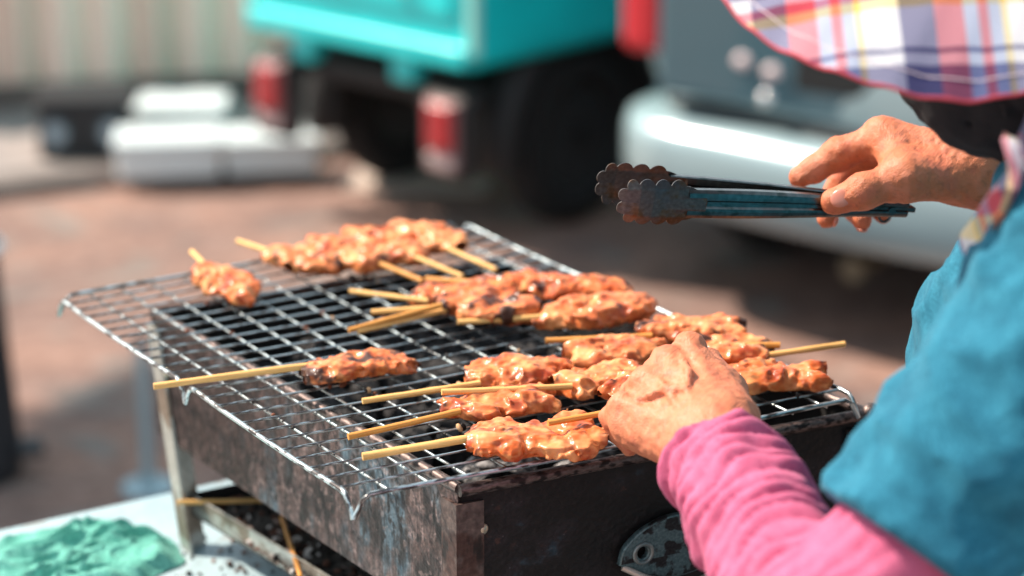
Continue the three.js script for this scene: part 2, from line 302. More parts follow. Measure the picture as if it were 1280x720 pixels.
// ---------------------------------------------------------------- the grey hatchback
{
  const HBM = 0.42, A = onH(742, 144, HBM), B = onH(1185, 216, HBM), d = B.clone().sub(A).normalize();
  const W = 1.56, Lc = 3.5, c = A.clone().addScaledVector(d, W / 2 - 0.02);
  const o = thing('hatchback_car', 'silver grey hatchback car parked with its tail toward the grill', 'car', [c.x, 0, c.z], Math.atan2(-d.z, d.x));
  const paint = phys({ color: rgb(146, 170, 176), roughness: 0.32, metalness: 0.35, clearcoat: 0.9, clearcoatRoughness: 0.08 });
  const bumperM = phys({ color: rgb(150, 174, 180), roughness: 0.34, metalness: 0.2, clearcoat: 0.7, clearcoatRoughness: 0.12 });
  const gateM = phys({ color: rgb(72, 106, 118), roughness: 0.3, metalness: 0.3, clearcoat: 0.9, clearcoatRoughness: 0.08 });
  const glass = phys({ color: rgb(22, 30, 34), roughness: 0.06, clearcoat: 1 }), blk = std({ color: rgb(22, 24, 26), roughness: 0.7 });
  // rings: [height, half width, tail z, nose z]; each is a rounded rectangle in plan
  const ring = (h, w, zt, zn) => {
    const r = [], R = 0.22; for (const [sx, sz, a0] of [[1, 1, 0], [-1, 1, 1], [-1, -1, 2], [1, -1, 3]]) { const cx = sx * (w - R), cz = sz > 0 ? zt - R : zn + R; for (let i = 0; i <= 10; i++) { const a = (a0 + i / 10) * Math.PI / 2; r.push(V(cx + R * Math.cos(a), h, cz + R * Math.sin(a))); } for (let i = 1; i < 8; i++) { const k = i / 8; if (sz > 0 && sx > 0) r.push(V(lerp(w - R, R - w, k), h, zt + 0.06 * Math.sin(Math.PI * k))); } }
    return r;
  };
  const loft = (rs, capT, capB) => {
    const P = [], I = [], n = rs[0].length; rs.forEach((r) => r.forEach((q) => P.push(q.x, q.y, q.z)));
    for (let j = 0; j < rs.length - 1; j++) for (let i = 0; i < n; i++) { const a = j * n + i, b = j * n + (i + 1) % n; I.push(a, a + n, b, b, a + n, b + n); }
    const fan = (r, up) => { const k = P.length / 3; let m = V(0, 0, 0); r.forEach((q) => m.add(q)); m.multiplyScalar(1 / n); P.push(m.x, m.y, m.z); r.forEach((q) => P.push(q.x, q.y, q.z)); for (let i = 0; i < n; i++) { const a = k + 1 + i, b = k + 1 + (i + 1) % n; up ? I.push(k, b, a) : I.push(k, a, b); } };
    if (capT) fan(rs[rs.length - 1], true); if (capB) fan(rs[0], false);
    const g = new THREE.BufferGeometry(); g.setAttribute('position', new THREE.Float32BufferAttribute(P, 3)); g.setIndex(I); g.computeVertexNormals();
    g.setAttribute('uv', new THREE.Float32BufferAttribute(new Float32Array(P.length / 3 * 2), 2)); return g;
  };
  const hw = W / 2, zn = -Lc;
  part('bumper', loft([ring(0.235, hw - 0.05, -0.06, zn + 0.1), ring(0.25, hw - 0.015, -0.015, zn + 0.04), ring(0.31, hw, 0.005, zn), ring(0.385, hw, 0.005, zn), ring(0.415, hw - 0.006, -0.005, zn + 0.01), ring(0.43, hw - 0.03, -0.035, zn + 0.03), ring(0.436, hw - 0.06, -0.075, zn + 0.08)], true, true), bumperM, o);
  part('bumper_strip', loft([ring(0.43, hw - 0.055, -0.07, zn + 0.1), ring(0.465, hw - 0.05, -0.078, zn + 0.1)], true, true), blk, o);
  part('body', loft([ring(0.462, hw - 0.04, -0.085, zn + 0.12), ring(0.5, hw - 0.02, -0.075, zn + 0.06), ring(0.62, hw - 0.01, -0.085, zn + 0.1), ring(0.8, hw - 0.03, -0.12, zn + 0.3), ring(0.9, hw - 0.06, -0.17, zn + 0.7)], true, true), paint, o);
  part('window_band', loft([ring(0.895, hw - 0.09, -0.19, zn + 0.85), ring(1.32, hw - 0.19, -0.42, zn + 1.5)], true, true), glass, o);
  part('roof', loft([ring(1.315, hw - 0.18, -0.41, zn + 1.48), ring(1.37, hw - 0.2, -0.44, zn + 1.52), ring(1.4, hw - 0.3, -0.6, zn + 1.7)], true, true), paint, o);
  for (const s of [-1, 1]) { part('roof_pillar', tube([V(s * (hw - 0.105), 0.88, -0.2), V(s * (hw - 0.2), 1.33, -0.44)], 0.035, 4, 10), paint, o); }
  // tail gate panel with a recess for the plate, lamps and lock
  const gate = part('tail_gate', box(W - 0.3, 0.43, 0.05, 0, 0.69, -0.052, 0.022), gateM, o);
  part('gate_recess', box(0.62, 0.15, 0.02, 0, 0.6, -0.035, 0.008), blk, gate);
  part('number_plate', box(0.36, 0.11, 0.008, 0.2, 0.6, -0.02, 0.003), std({ color: rgb(220, 222, 216), roughness: 0.4 }), gate);
  const chrome = std({ color: rgb(225, 225, 225), roughness: 0.12, metalness: 1 });
  o.updateMatrixWorld();
  // where a sight line through the photograph meets the gate's face
  const onGate = (px, py) => { const a = o.worldToLocal(V(0, CAMH, 0)), b = o.worldToLocal(V(0, CAMH, 0).add(dirOf(px, py))), t = (-0.025 - a.z) / (b.z - a.z); return a.lerp(b, t); };
  for (const [px, py] of [[929, 76], [966, 90]]) { const q = onGate(px, py); part('plate_lamp', new THREE.SphereGeometry(0.014, 20, 12).scale(1.3, 1, 0.6).translate(q.x, q.y, -0.021), std({ color: rgb(225, 205, 205), roughness: 0.25 }), gate); }
  { const q = onGate(958, 122); part('lock', new THREE.SphereGeometry(0.017, 24, 16).translate(q.x, q.y, -0.027), chrome, gate); }
  const red = phys({ color: rgb(200, 26, 44), roughness: 0.2, clearcoat: 1 });
  for (const s of [-1, 1]) { const t = part('tail_light', box(0.1, 0.3, 0.12, s * (hw - 0.1), 0.7, -0.1, 0.03), red, o); part('clear_lens', box(0.085, 0.06, 0.1, s * (hw - 0.1), 0.8, -0.088, 0.012), phys({ color: rgb(225, 200, 200), roughness: 0.2, clearcoat: 1 }), t); }
  for (const s of [-1, 1]) for (const z of [-0.62, zn + 0.62]) {
    const w = part('wheel', new THREE.TorusGeometry(0.205, 0.082, 18, 48).scale(1, 1, 1.1).rotateY(Math.PI / 2).translate(s * (hw - 0.13), 0.286, z), std({ color: rgb(22, 22, 23), roughness: 0.9 }), o);
    part('rim', new THREE.CylinderGeometry(0.15, 0.15, 0.12, 40).rotateZ(Math.PI / 2).translate(s * (hw - 0.11), 0.286, z), std({ color: rgb(160, 165, 168), roughness: 0.35, metalness: 0.8 }), w);
  }
  part('underbody', box(W - 0.35, 0.1, Lc - 0.5, 0, 0.24, -Lc / 2, 0.02), blk, o);
  part('exhaust_pipe', tube([V(-0.16, 0.2, -0.6), V(-0.16, 0.19, -0.1), V(-0.16, 0.185, -0.02)], 0.026, 12, 16), std({ color: rgb(150, 140, 120), roughness: 0.35, metalness: 0.9 }), o);
}

// ---------------------------------------------------------------- table, brazier, rack
const TY = 0.695, RY = 0.905, GY = 0.92;
{
  const a = onH(0, 660, TY), b = onH(220, 612, TY), u = b.clone().sub(a).normalize(), v = V(-u.z, 0, u.x);
  const o = thing('folding_table', 'white topped folding table under the charcoal brazier', 'table', [a.x, 0, a.z], Math.atan2(-u.z, u.x));
  const map = tex(640, 640, (x, y) => {
    const n = tor(x, y, 7, 71), m = tor(x, y, 40, 72), s = tor(x, y, 170, 73); let c = [152 + 24 * n + 12 * m + 14 * s, 174 + 20 * n + 12 * m + 14 * s, 180 + 18 * n + 12 * m + 14 * s];
    const st = sstep(0.2, 0.34, tor(x, y, 26, 75)) * 0.45; c = c.map((q, i) => lerp(q, [136, 128, 120][i], st));
    const sp = sstep(0.30, 0.36, tor(x, y, 130, 77)) * 0.6; return c.map((q, i) => lerp(q, [96, 84, 76][i], sp));
  }, [1.4, 1.4]);
  const g = box(0.99, 0.024, 0.655, 0.02, TY - 0.012, 0.3275, 0.006);
  { const P = g.attributes.position, U = g.attributes.uv; for (let i = 0; i < P.count; i++) U.setXY(i, P.getX(i), P.getZ(i) + P.getY(i)); }
  part('table_top', g, phys({ map, roughness: 0.38, clearcoat: 0.25, clearcoatRoughness: 0.3 }), o);
  const st = std({ color: rgb(120, 130, 134), roughness: 0.4, metalness: 0.6 });
  part('apron', [box(0.86, 0.035, 0.02, 0.02, TY - 0.042, 0.05), box(0.86, 0.035, 0.02, 0.02, TY - 0.042, 0.605)], st, o);
  for (const x of [-0.42, 0.46]) for (const z of [0.05, 0.605]) { const l = part('leg', tube([V(x, TY - 0.025, z), V(x, 0.01, z)], 0.0125, 2, 12), st, o); part('foot_cap', new THREE.CylinderGeometry(0.016, 0.017, 0.02, 14).translate(x, 0.011, z), std({ color: 0x222222, roughness: 0.8 }), l); }
}

// brazier corners: far left, near left (front corner), near right, far right
const bL = onH(188, 385, RY), bF = onH(572, 606, RY), bR = onH(1083, 510, RY), bB = bL.clone().add(bR).sub(bF);
const bq = (s, t, y) => { const p = bL.clone().multiplyScalar((1 - s) * (1 - t)).addScaledVector(bF, (1 - s) * t).addScaledVector(bR, s * t).addScaledVector(bB, s * (1 - t)); p.y = y; return p; };
const BW = bF.distanceTo(bR), BLn = bL.distanceTo(bF);
const brazier = thing('charcoal_brazier', 'sooty rusted sheet metal charcoal brazier on angle iron legs', 'brazier');
{
  // streaked left wall: peeling pinkish scale, black grease runs, bluish heat tint
  const left = tex(896, 320, (u, v) => {
    const run = fbm(u * 30, v * 3.2 + 3, 9.1, 5), broad = fbm(u * 7, v * 1.2, 4.4, 4), fine = fbm(u * 120, v * 30, 2.2, 3), fl = fbm(u * 46, v * 14, 7.7, 4);
    let c = [84, 70, 68]; c = c.map((q, i) => q + [54, 44, 44][i] * fine + 34 * broad);
    const t1 = sstep(-0.02, 0.22, fbm(u * 17, v * 1.4, 12.2, 4)); c = c.map((q, i) => lerp(q, [70, 96, 110][i] + 40 * fine, t1 * 0.75));
    const t2 = sstep(-0.05, 0.3, run); c = c.map((q, i) => lerp(q, [24, 19, 19][i], t2 * 0.8));
    const t3 = sstep(0.16, 0.26, fl); c = c.map((q, i) => lerp(q, [150, 130, 126][i], t3 * 0.45));
    const t4 = sstep(0.1, 0.42, 0.55 - u + 0.7 * broad); c = c.map((q, i) => lerp(q, [44, 30, 28][i] + 50 * fine + 22 * run, t4 * 0.85));
    const scr = fbm(u * 210, v * 7, 41.2, 3); c = c.map((q) => q * (1 + 0.55 * scr)); const t6 = sstep(0.05, 0.3, fbm(u * 26, v * 11, 32.2, 5)); c = c.map((q, i) => lerp(q, [64, 48, 44][i] + 40 * fine, t6 * 0.45)); const t5 = sstep(0.08, 0.34, fbm(u * 60, v * 9, 22.2, 4)); c = c.map((q, i) => lerp(q, [16, 13, 14][i], t5 * 0.8));
    return c;
  });
  left.repeat.set(1 / BLn, 1 / 0.13);
  const lbump = tex(512, 256, (u, v) => 0.5 + 0.9 * fbm(u * 60, v * 10, 7.7, 4) + 0.5 * fbm(u * 160, v * 60, 3.3, 3), [1 / BLn, 1 / 0.13], false);
  const front = tex(640, 256, (u, v) => {
    const n = fbm(u * 9, v * 5, 1.1, 5), f = fbm(u * 90, v * 40, 6.1, 3), sp = fbm(u * 150, v * 70, 9.1, 2);
    let c = [20 + 10 * n, 17 + 9 * n, 18 + 9 * n];
    const t = sstep(-0.06, 0.26, n); c = c.map((q, i) => lerp(q, [38, 33, 38][i] + 26 * f, t * 0.6));
    const b = sstep(0.1, 0.35, fbm(u * 16, v * 8, 16.4, 4)) * t; c = c.map((q, i) => lerp(q, [40, 62, 74][i] + 40 * f, b * 0.8));
    const r = sstep(0.3, 0.42, sp) * t; c = c.map((q, i) => lerp(q, [140, 130, 130][i], r * 0.6));
    const rs = sstep(0.22, 0.38, fbm(u * 40, v * 22, 26.4, 3)) * t; return c.map((q, i) => lerp(q, [92, 52, 38][i], rs * 0.45));
  });
  front.repeat.set(1 / BW, 1 / 0.13);
  const fbump = tex(512, 256, (u, v) => 0.5 + 0.8 * fbm(u * 70, v * 36, 8.7, 4), [1 / BW, 1 / 0.13], false);
  const ML = std({ map: left, bumpMap: lbump, bumpScale: 0.0012, roughness: 0.62, metalness: 0.25 });
  const MF = std({ map: front, bumpMap: fbump, bumpScale: 0.0008, roughness: 0.58, metalness: 0.3 });
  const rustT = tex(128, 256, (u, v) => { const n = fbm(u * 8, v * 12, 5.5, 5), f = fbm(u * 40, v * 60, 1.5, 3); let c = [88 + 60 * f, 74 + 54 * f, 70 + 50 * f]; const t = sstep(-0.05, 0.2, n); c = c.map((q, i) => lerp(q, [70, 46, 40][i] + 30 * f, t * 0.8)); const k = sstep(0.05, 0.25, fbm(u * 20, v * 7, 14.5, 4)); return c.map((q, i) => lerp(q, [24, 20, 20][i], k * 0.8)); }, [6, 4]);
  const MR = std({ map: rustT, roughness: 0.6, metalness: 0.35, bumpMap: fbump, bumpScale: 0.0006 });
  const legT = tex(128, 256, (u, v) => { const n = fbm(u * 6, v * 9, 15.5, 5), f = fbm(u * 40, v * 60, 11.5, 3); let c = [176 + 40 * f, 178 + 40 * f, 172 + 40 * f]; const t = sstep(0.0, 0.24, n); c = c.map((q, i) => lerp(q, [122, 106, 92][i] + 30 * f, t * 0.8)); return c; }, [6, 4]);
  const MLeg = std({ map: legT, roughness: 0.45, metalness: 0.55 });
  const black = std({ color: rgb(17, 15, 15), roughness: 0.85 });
  const e = 0.003 / BW, et = 0.003 / BLn, y0 = 0.790, y1 = RY - 0.004;
  // walls with thickness
  const wall = (s0, t0, s1, t1, ds, dt) => slab([bq(s0, t0, y0), bq(s1, t1, y0), bq(s1 + ds, t1 + dt, y0), bq(s0 + ds, t0 + dt, y0)], [bq(s0, t0, y1), bq(s1, t1, y1), bq(s1 + ds, t1 + dt, y1), bq(s0 + ds, t0 + dt, y1)]);
  part('left_panel', wall(0, 0, 0, 1, e, 0), ML, brazier);
  part('front_panel', wall(0.003, 1, 1, 1, 0, -et), MF, brazier);
  part('right_panel', wall(1, 1 - et, 1, 0, -e, 0), black, brazier);
  part('back_panel', wall(1, 0, 0.01, 0, 0, et), black, brazier);
  part('bottom_plate', slab([bq(0.01, 0.01, y0 + 0.006), bq(0.01, 0.99, y0 + 0.006), bq(0.99, 0.99, y0 + 0.006), bq(0.99, 0.01, y0 + 0.006)], [bq(0.01, 0.01, y0 + 0.009), bq(0.01, 0.99, y0 + 0.009), bq(0.99, 0.99, y0 + 0.009), bq(0.99, 0.01, y0 + 0.009)]), black, brazier);
  // rolled rims along the top edges
  const rimT = tex(256, 64, (u, v) => { const n = fbm(u * 40, v * 6, 5.9, 4), f = fbm(u * 120, v * 20, 8.9, 3); let c = [104 + 60 * f, 90 + 54 * f, 86 + 54 * f]; const t = sstep(0.0, 0.16, n); return c.map((q, i) => lerp(q, [30, 24, 24][i], t * 0.85)); });
  const MRim = std({ map: rimT, roughness: 0.45, metalness: 0.6 });
  part('rim_bar', tube([bq(0.008, 0, RY - 0.004), bq(0.008, 0.996, RY - 0.004)], 0.0042, 20, 10), MRim, brazier);
  part('rim_bar', tube([bq(0.0, 1.004, RY - 0.004), bq(1.0, 1.004, RY - 0.004)], 0.0046, 20, 10), MRim, brazier);
  part('rim_bar', tube([bq(1, 1, RY - 0.004), bq(1, 0, RY - 0.004)], 0.0042, 20, 10), MRim, brazier);
  part('rim_bar', tube([bq(0, 0, RY - 0.004), bq(1, 0, RY - 0.004)], 0.0042, 20, 10), MRim, brazier);
  part('rim_knob', new THREE.SphereGeometry(0.0085, 16, 12).translate(...bq(1.006, 1.006, RY - 0.004).toArray()), MRim, brazier);
  // angle iron legs, drawn in toward the foot
  const foot = onH(238, 684, TY).sub(bq(0, 0, TY)); const din = foot.clone().setY(0);
  const U = bq(1, 0, 0).sub(bq(0, 0, 0)).normalize(), Tt = bq(0, 1, 0).sub(bq(0, 0, 0)).normalize();
  for (const [s, t] of [[0, 0], [0, 1], [1, 1], [1, 0]]) {
    const su = s ? -1 : 1, st = t ? -1 : 1, wdt = 0.019, th = 0.0025, of = 0.0032;
    const top = bq(s, t, RY - 0.014).addScaledVector(U, -su * of).addScaledVector(Tt, -st * of);
    const bot = top.clone().setY(TY + 0.0005).addScaledVector(Tt, t ? 0 : 0.046);
    const q = (p, a, b) => p.clone().addScaledVector(U, su * a).addScaledVector(Tt, st * b);
    const g1 = slab([q(bot, 0, 0), q(bot, 0, wdt), q(bot, th, wdt), q(bot, th, 0)], [q(top, 0, 0), q(top, 0, wdt), q(top, th, wdt), q(top, th, 0)]);
    const g2 = slab([q(bot, th, 0), q(bot, th + wdt, 0), q(bot, th + wdt, th), q(bot, th, th)], [q(top, th, 0), q(top, th + wdt, 0), q(top, th + wdt, th), q(top, th, th)]);
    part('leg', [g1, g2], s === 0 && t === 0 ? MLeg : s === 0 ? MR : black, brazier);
  }
  // rivets
  const rv = (p, n, m) => { const g = new THREE.SphereGeometry(0.0042, 14, 8, 0, Math.PI * 2, 0, Math.PI / 2).scale(1, 0.6, 1); const k = part('rivet', g, m, brazier); k.position.copy(p); k.quaternion.setFromUnitVectors(V(0, 1, 0), n); };
  const bright = std({ color: rgb(190, 180, 160), roughness: 0.35, metalness: 0.7 });
  rv(bq(0, 0.055, 0.853).addScaledVector(U, -0.0005), U.clone().negate(), bright);
  rv(bq(0.055, 1, 0.868).addScaledVector(Tt, 0.001), Tt, bright);
  rv(bq(0.955, 1, 0.862).addScaledVector(Tt, 0.001), Tt, bright);
  // lifting handle plate on the front wall: a leaf shaped bracket with a lower lip
  {
    const hp = new THREE.Shape(); const pts = [[0, 0.0], [0.004, 0.012], [0.02, 0.024], [0.045, 0.03], [0.075, 0.024], [0.092, 0.008], [0.094, -0.002], [0.08, -0.012], [0.05, -0.018], [0.022, -0.012], [0.006, -0.004]];
    hp.moveTo(...pts[0]); hp.splineThru(pts.slice(1).map((q) => new THREE.Vector2(...q))); hp.lineTo(...pts[0]);
    const hole = new THREE.Path(); hole.absellipse(0.018, 0.006, 0.0055, 0.006, 0, Math.PI * 2); hp.holes.push(hole);
    const g = new THREE.ExtrudeGeometry(hp, { depth: 0.003, bevelEnabled: true, bevelSize: 0.0012, bevelThickness: 0.0012, bevelSegments: 2, curveSegments: 16 });
    const ht = tex(256, 256, (u, v) => { const n = fbm(u * 5, v * 5, 3.5, 5), f = fbm(u * 30, v * 30, 9.5, 3); let c = [92 + 50 * f, 112 + 50 * f, 116 + 50 * f]; const t = sstep(-0.05, 0.12, n); return c.map((q, i) => lerp(q, [46, 44, 46][i] + 30 * f, t)); }, [18, 18]);
    const hm = std({ map: ht, roughness: 0.4, metalness: 0.55 });
    const h = part('handle_plate', g, hm, brazier);
    const base = bq(0.365, 1, 0.822).addScaledVector(Tt, 0.006); h.position.copy(base); h.rotation.y = Math.atan2(-bR.clone().sub(bF).z, bR.clone().sub(bF).x);
    part('handle_lip', tube([V(0.002, -0.003, 0.002), V(0.024, -0.014, 0.012), V(0.052, -0.02, 0.016), V(0.08, -0.014, 0.012), V(0.094, -0.002, 0.002)], 0.0026, 30, 8), std({ color: rgb(186, 170, 160), roughness: 0.45, metalness: 0.5 }), h);
    part('ring_washer', new THREE.TorusGeometry(0.0075, 0.0016, 8, 24).translate(0.018, 0.006, 0.0046), std({ color: rgb(120, 126, 126), roughness: 0.4, metalness: 0.6 }), h);
  }
  // ash tray slung between the legs
  const ty = 0.742, tq = (s, t, y) => bq(s, t, y).add(V(din.x * 0.8 * (1 - 2 * s), 0, din.z * 0.8 * (t < 0.5 ? 1 : -0.6)));
  const s0 = 0.02, s1 = 0.9, t0 = 0.0, t1 = 0.97, th = 0.0022;
  const lipw = th / BW, lipt = th / BLn, lh = 0.019;
  const tray = part('ash_tray', slab([tq(s0, t0, ty - lh), tq(s0, t1, ty - lh), tq(s1, t1, ty - lh), tq(s1, t0, ty - lh)], [tq(s0, t0, ty - lh + th), tq(s0, t1, ty - lh + th), tq(s1, t1, ty - lh + th), tq(s1, t0, ty - lh + th)]), black, brazier);
  const lip = (a, b, c, d, m) => part('tray_lip', slab([tq(a, b, ty - lh), tq(c, d, ty - lh), tq(c + (a === c ? lipw : 0), d + (b === d ? lipt : 0), ty - lh), tq(a + (a === c ? lipw : 0), b + (b === d ? lipt : 0), ty - lh)], [tq(a, b, ty), tq(c, d, ty), tq(c + (a === c ? lipw : 0), d + (b === d ? lipt : 0), ty), tq(a + (a === c ? lipw : 0), b + (b === d ? lipt : 0), ty)]), m, tray);
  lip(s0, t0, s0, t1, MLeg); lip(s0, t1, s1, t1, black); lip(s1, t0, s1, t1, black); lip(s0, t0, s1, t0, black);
  // ash bed in the tray and burnt crumbs on it
  const rr = rng(7), nx = 40, nz = 60, P = [], C = [], I = [];
  for (let j = 0; j <= nz; j++) for (let i = 0; i <= nx; i++) {
    const s = lerp(s0 + 0.012, s1 - 0.01, i / nx), t = lerp(t0 + 0.01, t1 - 0.01, j / nz), p = tq(s, t, 0);
    const n = fbm(p.x * 60, 1.2, p.z * 60, 4), n2 = fbm(p.x * 140, 3.2, p.z * 140, 3); p.y = ty - 0.012 + 0.012 * n + 0.005 * n2; P.push(p.x, p.y, p.z);
    const k = 0.03 + 0.05 * clamp(0.5 + n2 * 1.6); C.push(k * 1.2, k, k * 0.86);
  }
  for (let j = 0; j < nz; j++) for (let i = 0; i < nx; i++) { const a = j * (nx + 1) + i, b = a + nx + 1; I.push(a, b, a + 1, a + 1, b, b + 1); }
  const g = new THREE.BufferGeometry(); g.setAttribute('position', new THREE.Float32BufferAttribute(P, 3)); g.setAttribute('color', new THREE.Float32BufferAttribute(C, 3)); g.setIndex(I); g.computeVertexNormals();
  g.setAttribute('uv', new THREE.Float32BufferAttribute(new Float32Array(P.length / 3 * 2), 2));
  single('ash_bed', g, std({ vertexColors: true, roughness: 1 }), 'dark grey ash lying in the tray under the brazier', 'ash').userData.kind = 'stuff';
  const cg = new THREE.IcosahedronGeometry(1, 0), cr = new THREE.InstancedMesh(cg, std({ roughness: 0.95, flatShading: true }), 1700); cr.name = 'burnt_crumbs';
  const m4 = new THREE.Matrix4(), qn = new THREE.Quaternion(), eu = new THREE.Euler(), col = new THREE.Color();
  for (let i = 0; i < 1700; i++) {
    const s = lerp(s0 + 0.02, s1 - 0.02, Math.pow(rr(), 1.6)), t = lerp(t0 + 0.02, t1 - 0.02, rr()), p = tq(s, t, 0), n = fbm(p.x * 60, 1.2, p.z * 60, 4), n2 = fbm(p.x * 140, 3.2, p.z * 140, 3);
    const z = 0.0011 + 0.0032 * Math.pow(rr(), 2.6); p.y = ty - 0.012 + 0.012 * n + 0.005 * n2 + z * 0.4;
    eu.set(rr() * 6, rr() * 6, rr() * 6); m4.compose(p, qn.setFromEuler(eu), V(z * (0.7 + rr()), z * (0.4 + 0.6 * rr()), z * (0.7 + rr()))); cr.setMatrixAt(i, m4);
    const k = rr(); if (k < 0.5) col.setRGB(...lin(34, 26, 23)); else if (k < 0.78) col.setRGB(...lin(96, 62, 48)); else if (k < 0.92) col.setRGB(...lin(168, 146, 136)); else col.setRGB(...lin(205, 196, 190)); cr.setColorAt(i, col);
  }
  cr.userData = { kind: 'stuff', label: 'burnt crumbs and ash flakes in the tray', category: 'crumbs' }; cr.castShadow = cr.receiveShadow = true; scene.add(cr);
}
// charcoal
{
  const coalM = std({ vertexColors: true, roughness: 0.9 }), R = rng(21), variants = [];
  for (let k = 0; k < 8; k++) {
    const g0 = mergeVertices(new THREE.IcosahedronGeometry(1, 4).deleteAttribute('uv').deleteAttribute('normal')), P = g0.attributes.position, C = [];
    for (let i = 0; i < P.count; i++) {
      const p = V(P.getX(i), P.getY(i), P.getZ(i)), n = fbm(p.x * 0.9 + k * 9, p.y * 0.9, p.z * 0.9, 2), n2 = fbm(p.x * 3.4, p.y * 3.4 + k * 5, p.z * 3.4, 3); p.multiplyScalar(1 + 0.75 * n + 0.28 * n2);
      // split faces like broken charcoal
      for (let a = 0; a < 3; a++) { const ax = V(Math.sin(k * 3 + a * 2.2), Math.cos(k * 1.7 + a * 3.1), Math.sin(k + a * 4.7)).normalize(), dd = p.dot(ax); if (dd > 0.66) p.addScaledVector(ax, 0.66 - dd); }
      P.setXYZ(i, p.x, p.y, p.z);
      const ash = sstep(0.04, 0.3, fbm(p.x * 2.2 + k * 3, p.y * 2.2, p.z * 2.2, 4)); const c = mixc([0.014, 0.013, 0.014], [0.34, 0.33, 0.33], ash * (k < 5 ? 0.12 : 0.9)); C.push(...c);
    }
    g0.setAttribute('color', new THREE.Float32BufferAttribute(C, 3)); g0.setAttribute('uv', new THREE.Float32BufferAttribute(new Float32Array(P.count * 2), 2)); variants.push(toCreasedNormals(g0, 0.5));
  }
  const bed = [], I = [], C = [], nx = 30, nz = 40;
  for (let j = 0; j <= nz; j++) for (let i = 0; i <= nx; i++) { const p = bq(lerp(0.015, 0.985, i / nx), lerp(0.015, 0.985, j / nz), 0), n = fbm(p.x * 50, 7, p.z * 50, 4); bed.push(p.x, 0.82 + 0.012 * n, p.z); const k = 0.01 + 0.02 * clamp(n + 0.2); C.push(k, k, k); }
  for (let j = 0; j < nz; j++) for (let i = 0; i < nx; i++) { const a = j * (nx + 1) + i, b = a + nx + 1; I.push(a, b, a + 1, a + 1, b, b + 1); }
  const g = new THREE.BufferGeometry(); g.setAttribute('position', new THREE.Float32BufferAttribute(bed, 3)); g.setAttribute('color', new THREE.Float32BufferAttribute(C, 3)); g.setAttribute('uv', new THREE.Float32BufferAttribute(new Float32Array(C.length / 3 * 2), 2)); g.setIndex(I); g.computeVertexNormals();
  single('cinder_bed', g, coalM, 'bed of fine black cinders on the brazier floor', 'cinders').userData.kind = 'stuff';
  for (let j = 0; j < 13; j++) for (let i = 0; i < 9; i++) {
    const s = (i + 0.5 + 0.5 * (R() - 0.5)) / 9, t = (j + 0.5 + 0.5 * (R() - 0.5)) / 13, r = 0.013 + 0.008 * R(), near = sstep(0.45, 1, t);
    const p = bq(clamp(s, 0.075, 0.925), clamp(t, 0.06, 0.945), 0.834 + 0.013 * R() + 0.008 * near);
    const m = single('charcoal_lump', variants[t > 0.66 ? 3 + (i * 5 + j * 3) % 5 : (i * 5 + j * 3) % 5], coalM, 'lump of ash-dusted black charcoal burning inside the brazier', 'charcoal', 'charcoal lumps in the brazier');
    m.position.copy(p); m.rotation.set(R() * 6, R() * 6, R() * 6); m.scale.set(r * (1 + 0.5 * R()), r * 0.85, r);
  }
}
// wire rack
const gL = onH(72, 372, GY), gF = onH(441, 622, GY), gR = onH(1074, 497, GY), gB = onH(576, 278, GY);
const gq = (s, t, dy = 0) => { const p = gL.clone().multiplyScalar((1 - s) * (1 - t)).addScaledVector(gF, (1 - s) * t).addScaledVector(gR, s * t).addScaledVector(gB, s * (1 - t)); p.y = GY + dy - 0.004 * Math.sin(Math.PI * s) * Math.sin(Math.PI * t); return p; };
{
  const o = thing('wire_rack', 'wire grilling rack with crossed steel bars laid over the brazier', 'grill rack', [0, 0, 0]);
  const wt = tex(512, 32, (u, v) => { const n = fbm(u * 30, v * 3, 6.6, 4), f = fbm(u * 140, v * 12, 2.6, 3); let c = [196 + 40 * f, 208 + 40 * f, 210 + 40 * f]; const t = sstep(0.0, 0.2, n); return c.map((q, i) => lerp(q, [64, 56, 54][i], t * 0.8)); });
  const M = std({ map: wt, roughness: 0.34, metalness: 0.9 });
  const R = rng(5), rad = 0.00102;
  for (let i = 1; i < 14; i++) {       // long bars
    const s = i / 14, j = () => (R() - 0.5) * 0.002; const a = [0, 0.25, 0.5, 0.75, 1].map((t) => gq(s + j(), t, -0.0024 + (R() - 0.5) * 0.0006));
    part('long_bar', tube(a, rad, 24, 7), M, o);
  }
  for (let i = 1; i < 25; i++) {       // cross bars
    const t = i / 25, j = () => (R() - 0.5) * 0.0016; const a = [0, 0.25, 0.5, 0.75, 1].map((s) => gq(s, t + j(), 0.0 + (R() - 0.5) * 0.0006));
    part('cross_bar', tube(a, rad, 24, 7), M, o);
  }
  // frame of thick wire, dented down at the corners and half way along the long sides
  const run = (a, b, d0, d1) => {
    const L = a.distanceTo(b), k = 0.014 / L, q = (t, y) => a.clone().lerp(b, t).add(V(0, y, 0)); const pts = [];
    if (d0) pts.push(q(0, -0.016), q(k * 0.45, -0.006), q(k, 0)); else pts.push(q(0, 0));
    for (const t of [0.25, 0.5, 0.75]) pts.push(q(t, -0.0015 * Math.sin(Math.PI * t)));
    if (d1) pts.push(q(1 - k, 0), q(1 - k * 0.45, -0.006), q(1, -0.016)); else pts.push(q(1, 0));
    return tube(pts, 0.0019, 60, 9, false, 0.3);
  };
  const Lm = gq(0, 0.49), Rm = gq(1, 0.5);
  part('frame_wire', run(gq(0, 0), Lm, true, true), M, o); part('frame_wire', run(Lm, gq(0, 1), true, true), M, o);
  part('frame_wire', run(gq(0, 1), gq(1, 1), true, true), M, o);
  part('frame_wire', run(gq(1, 1), Rm, true, true), M, o); part('frame_wire', run(Rm, gq(1, 0), true, true), M, o);
  part('frame_wire', run(gq(1, 0), gq(0, 0), true, true), M, o);
}

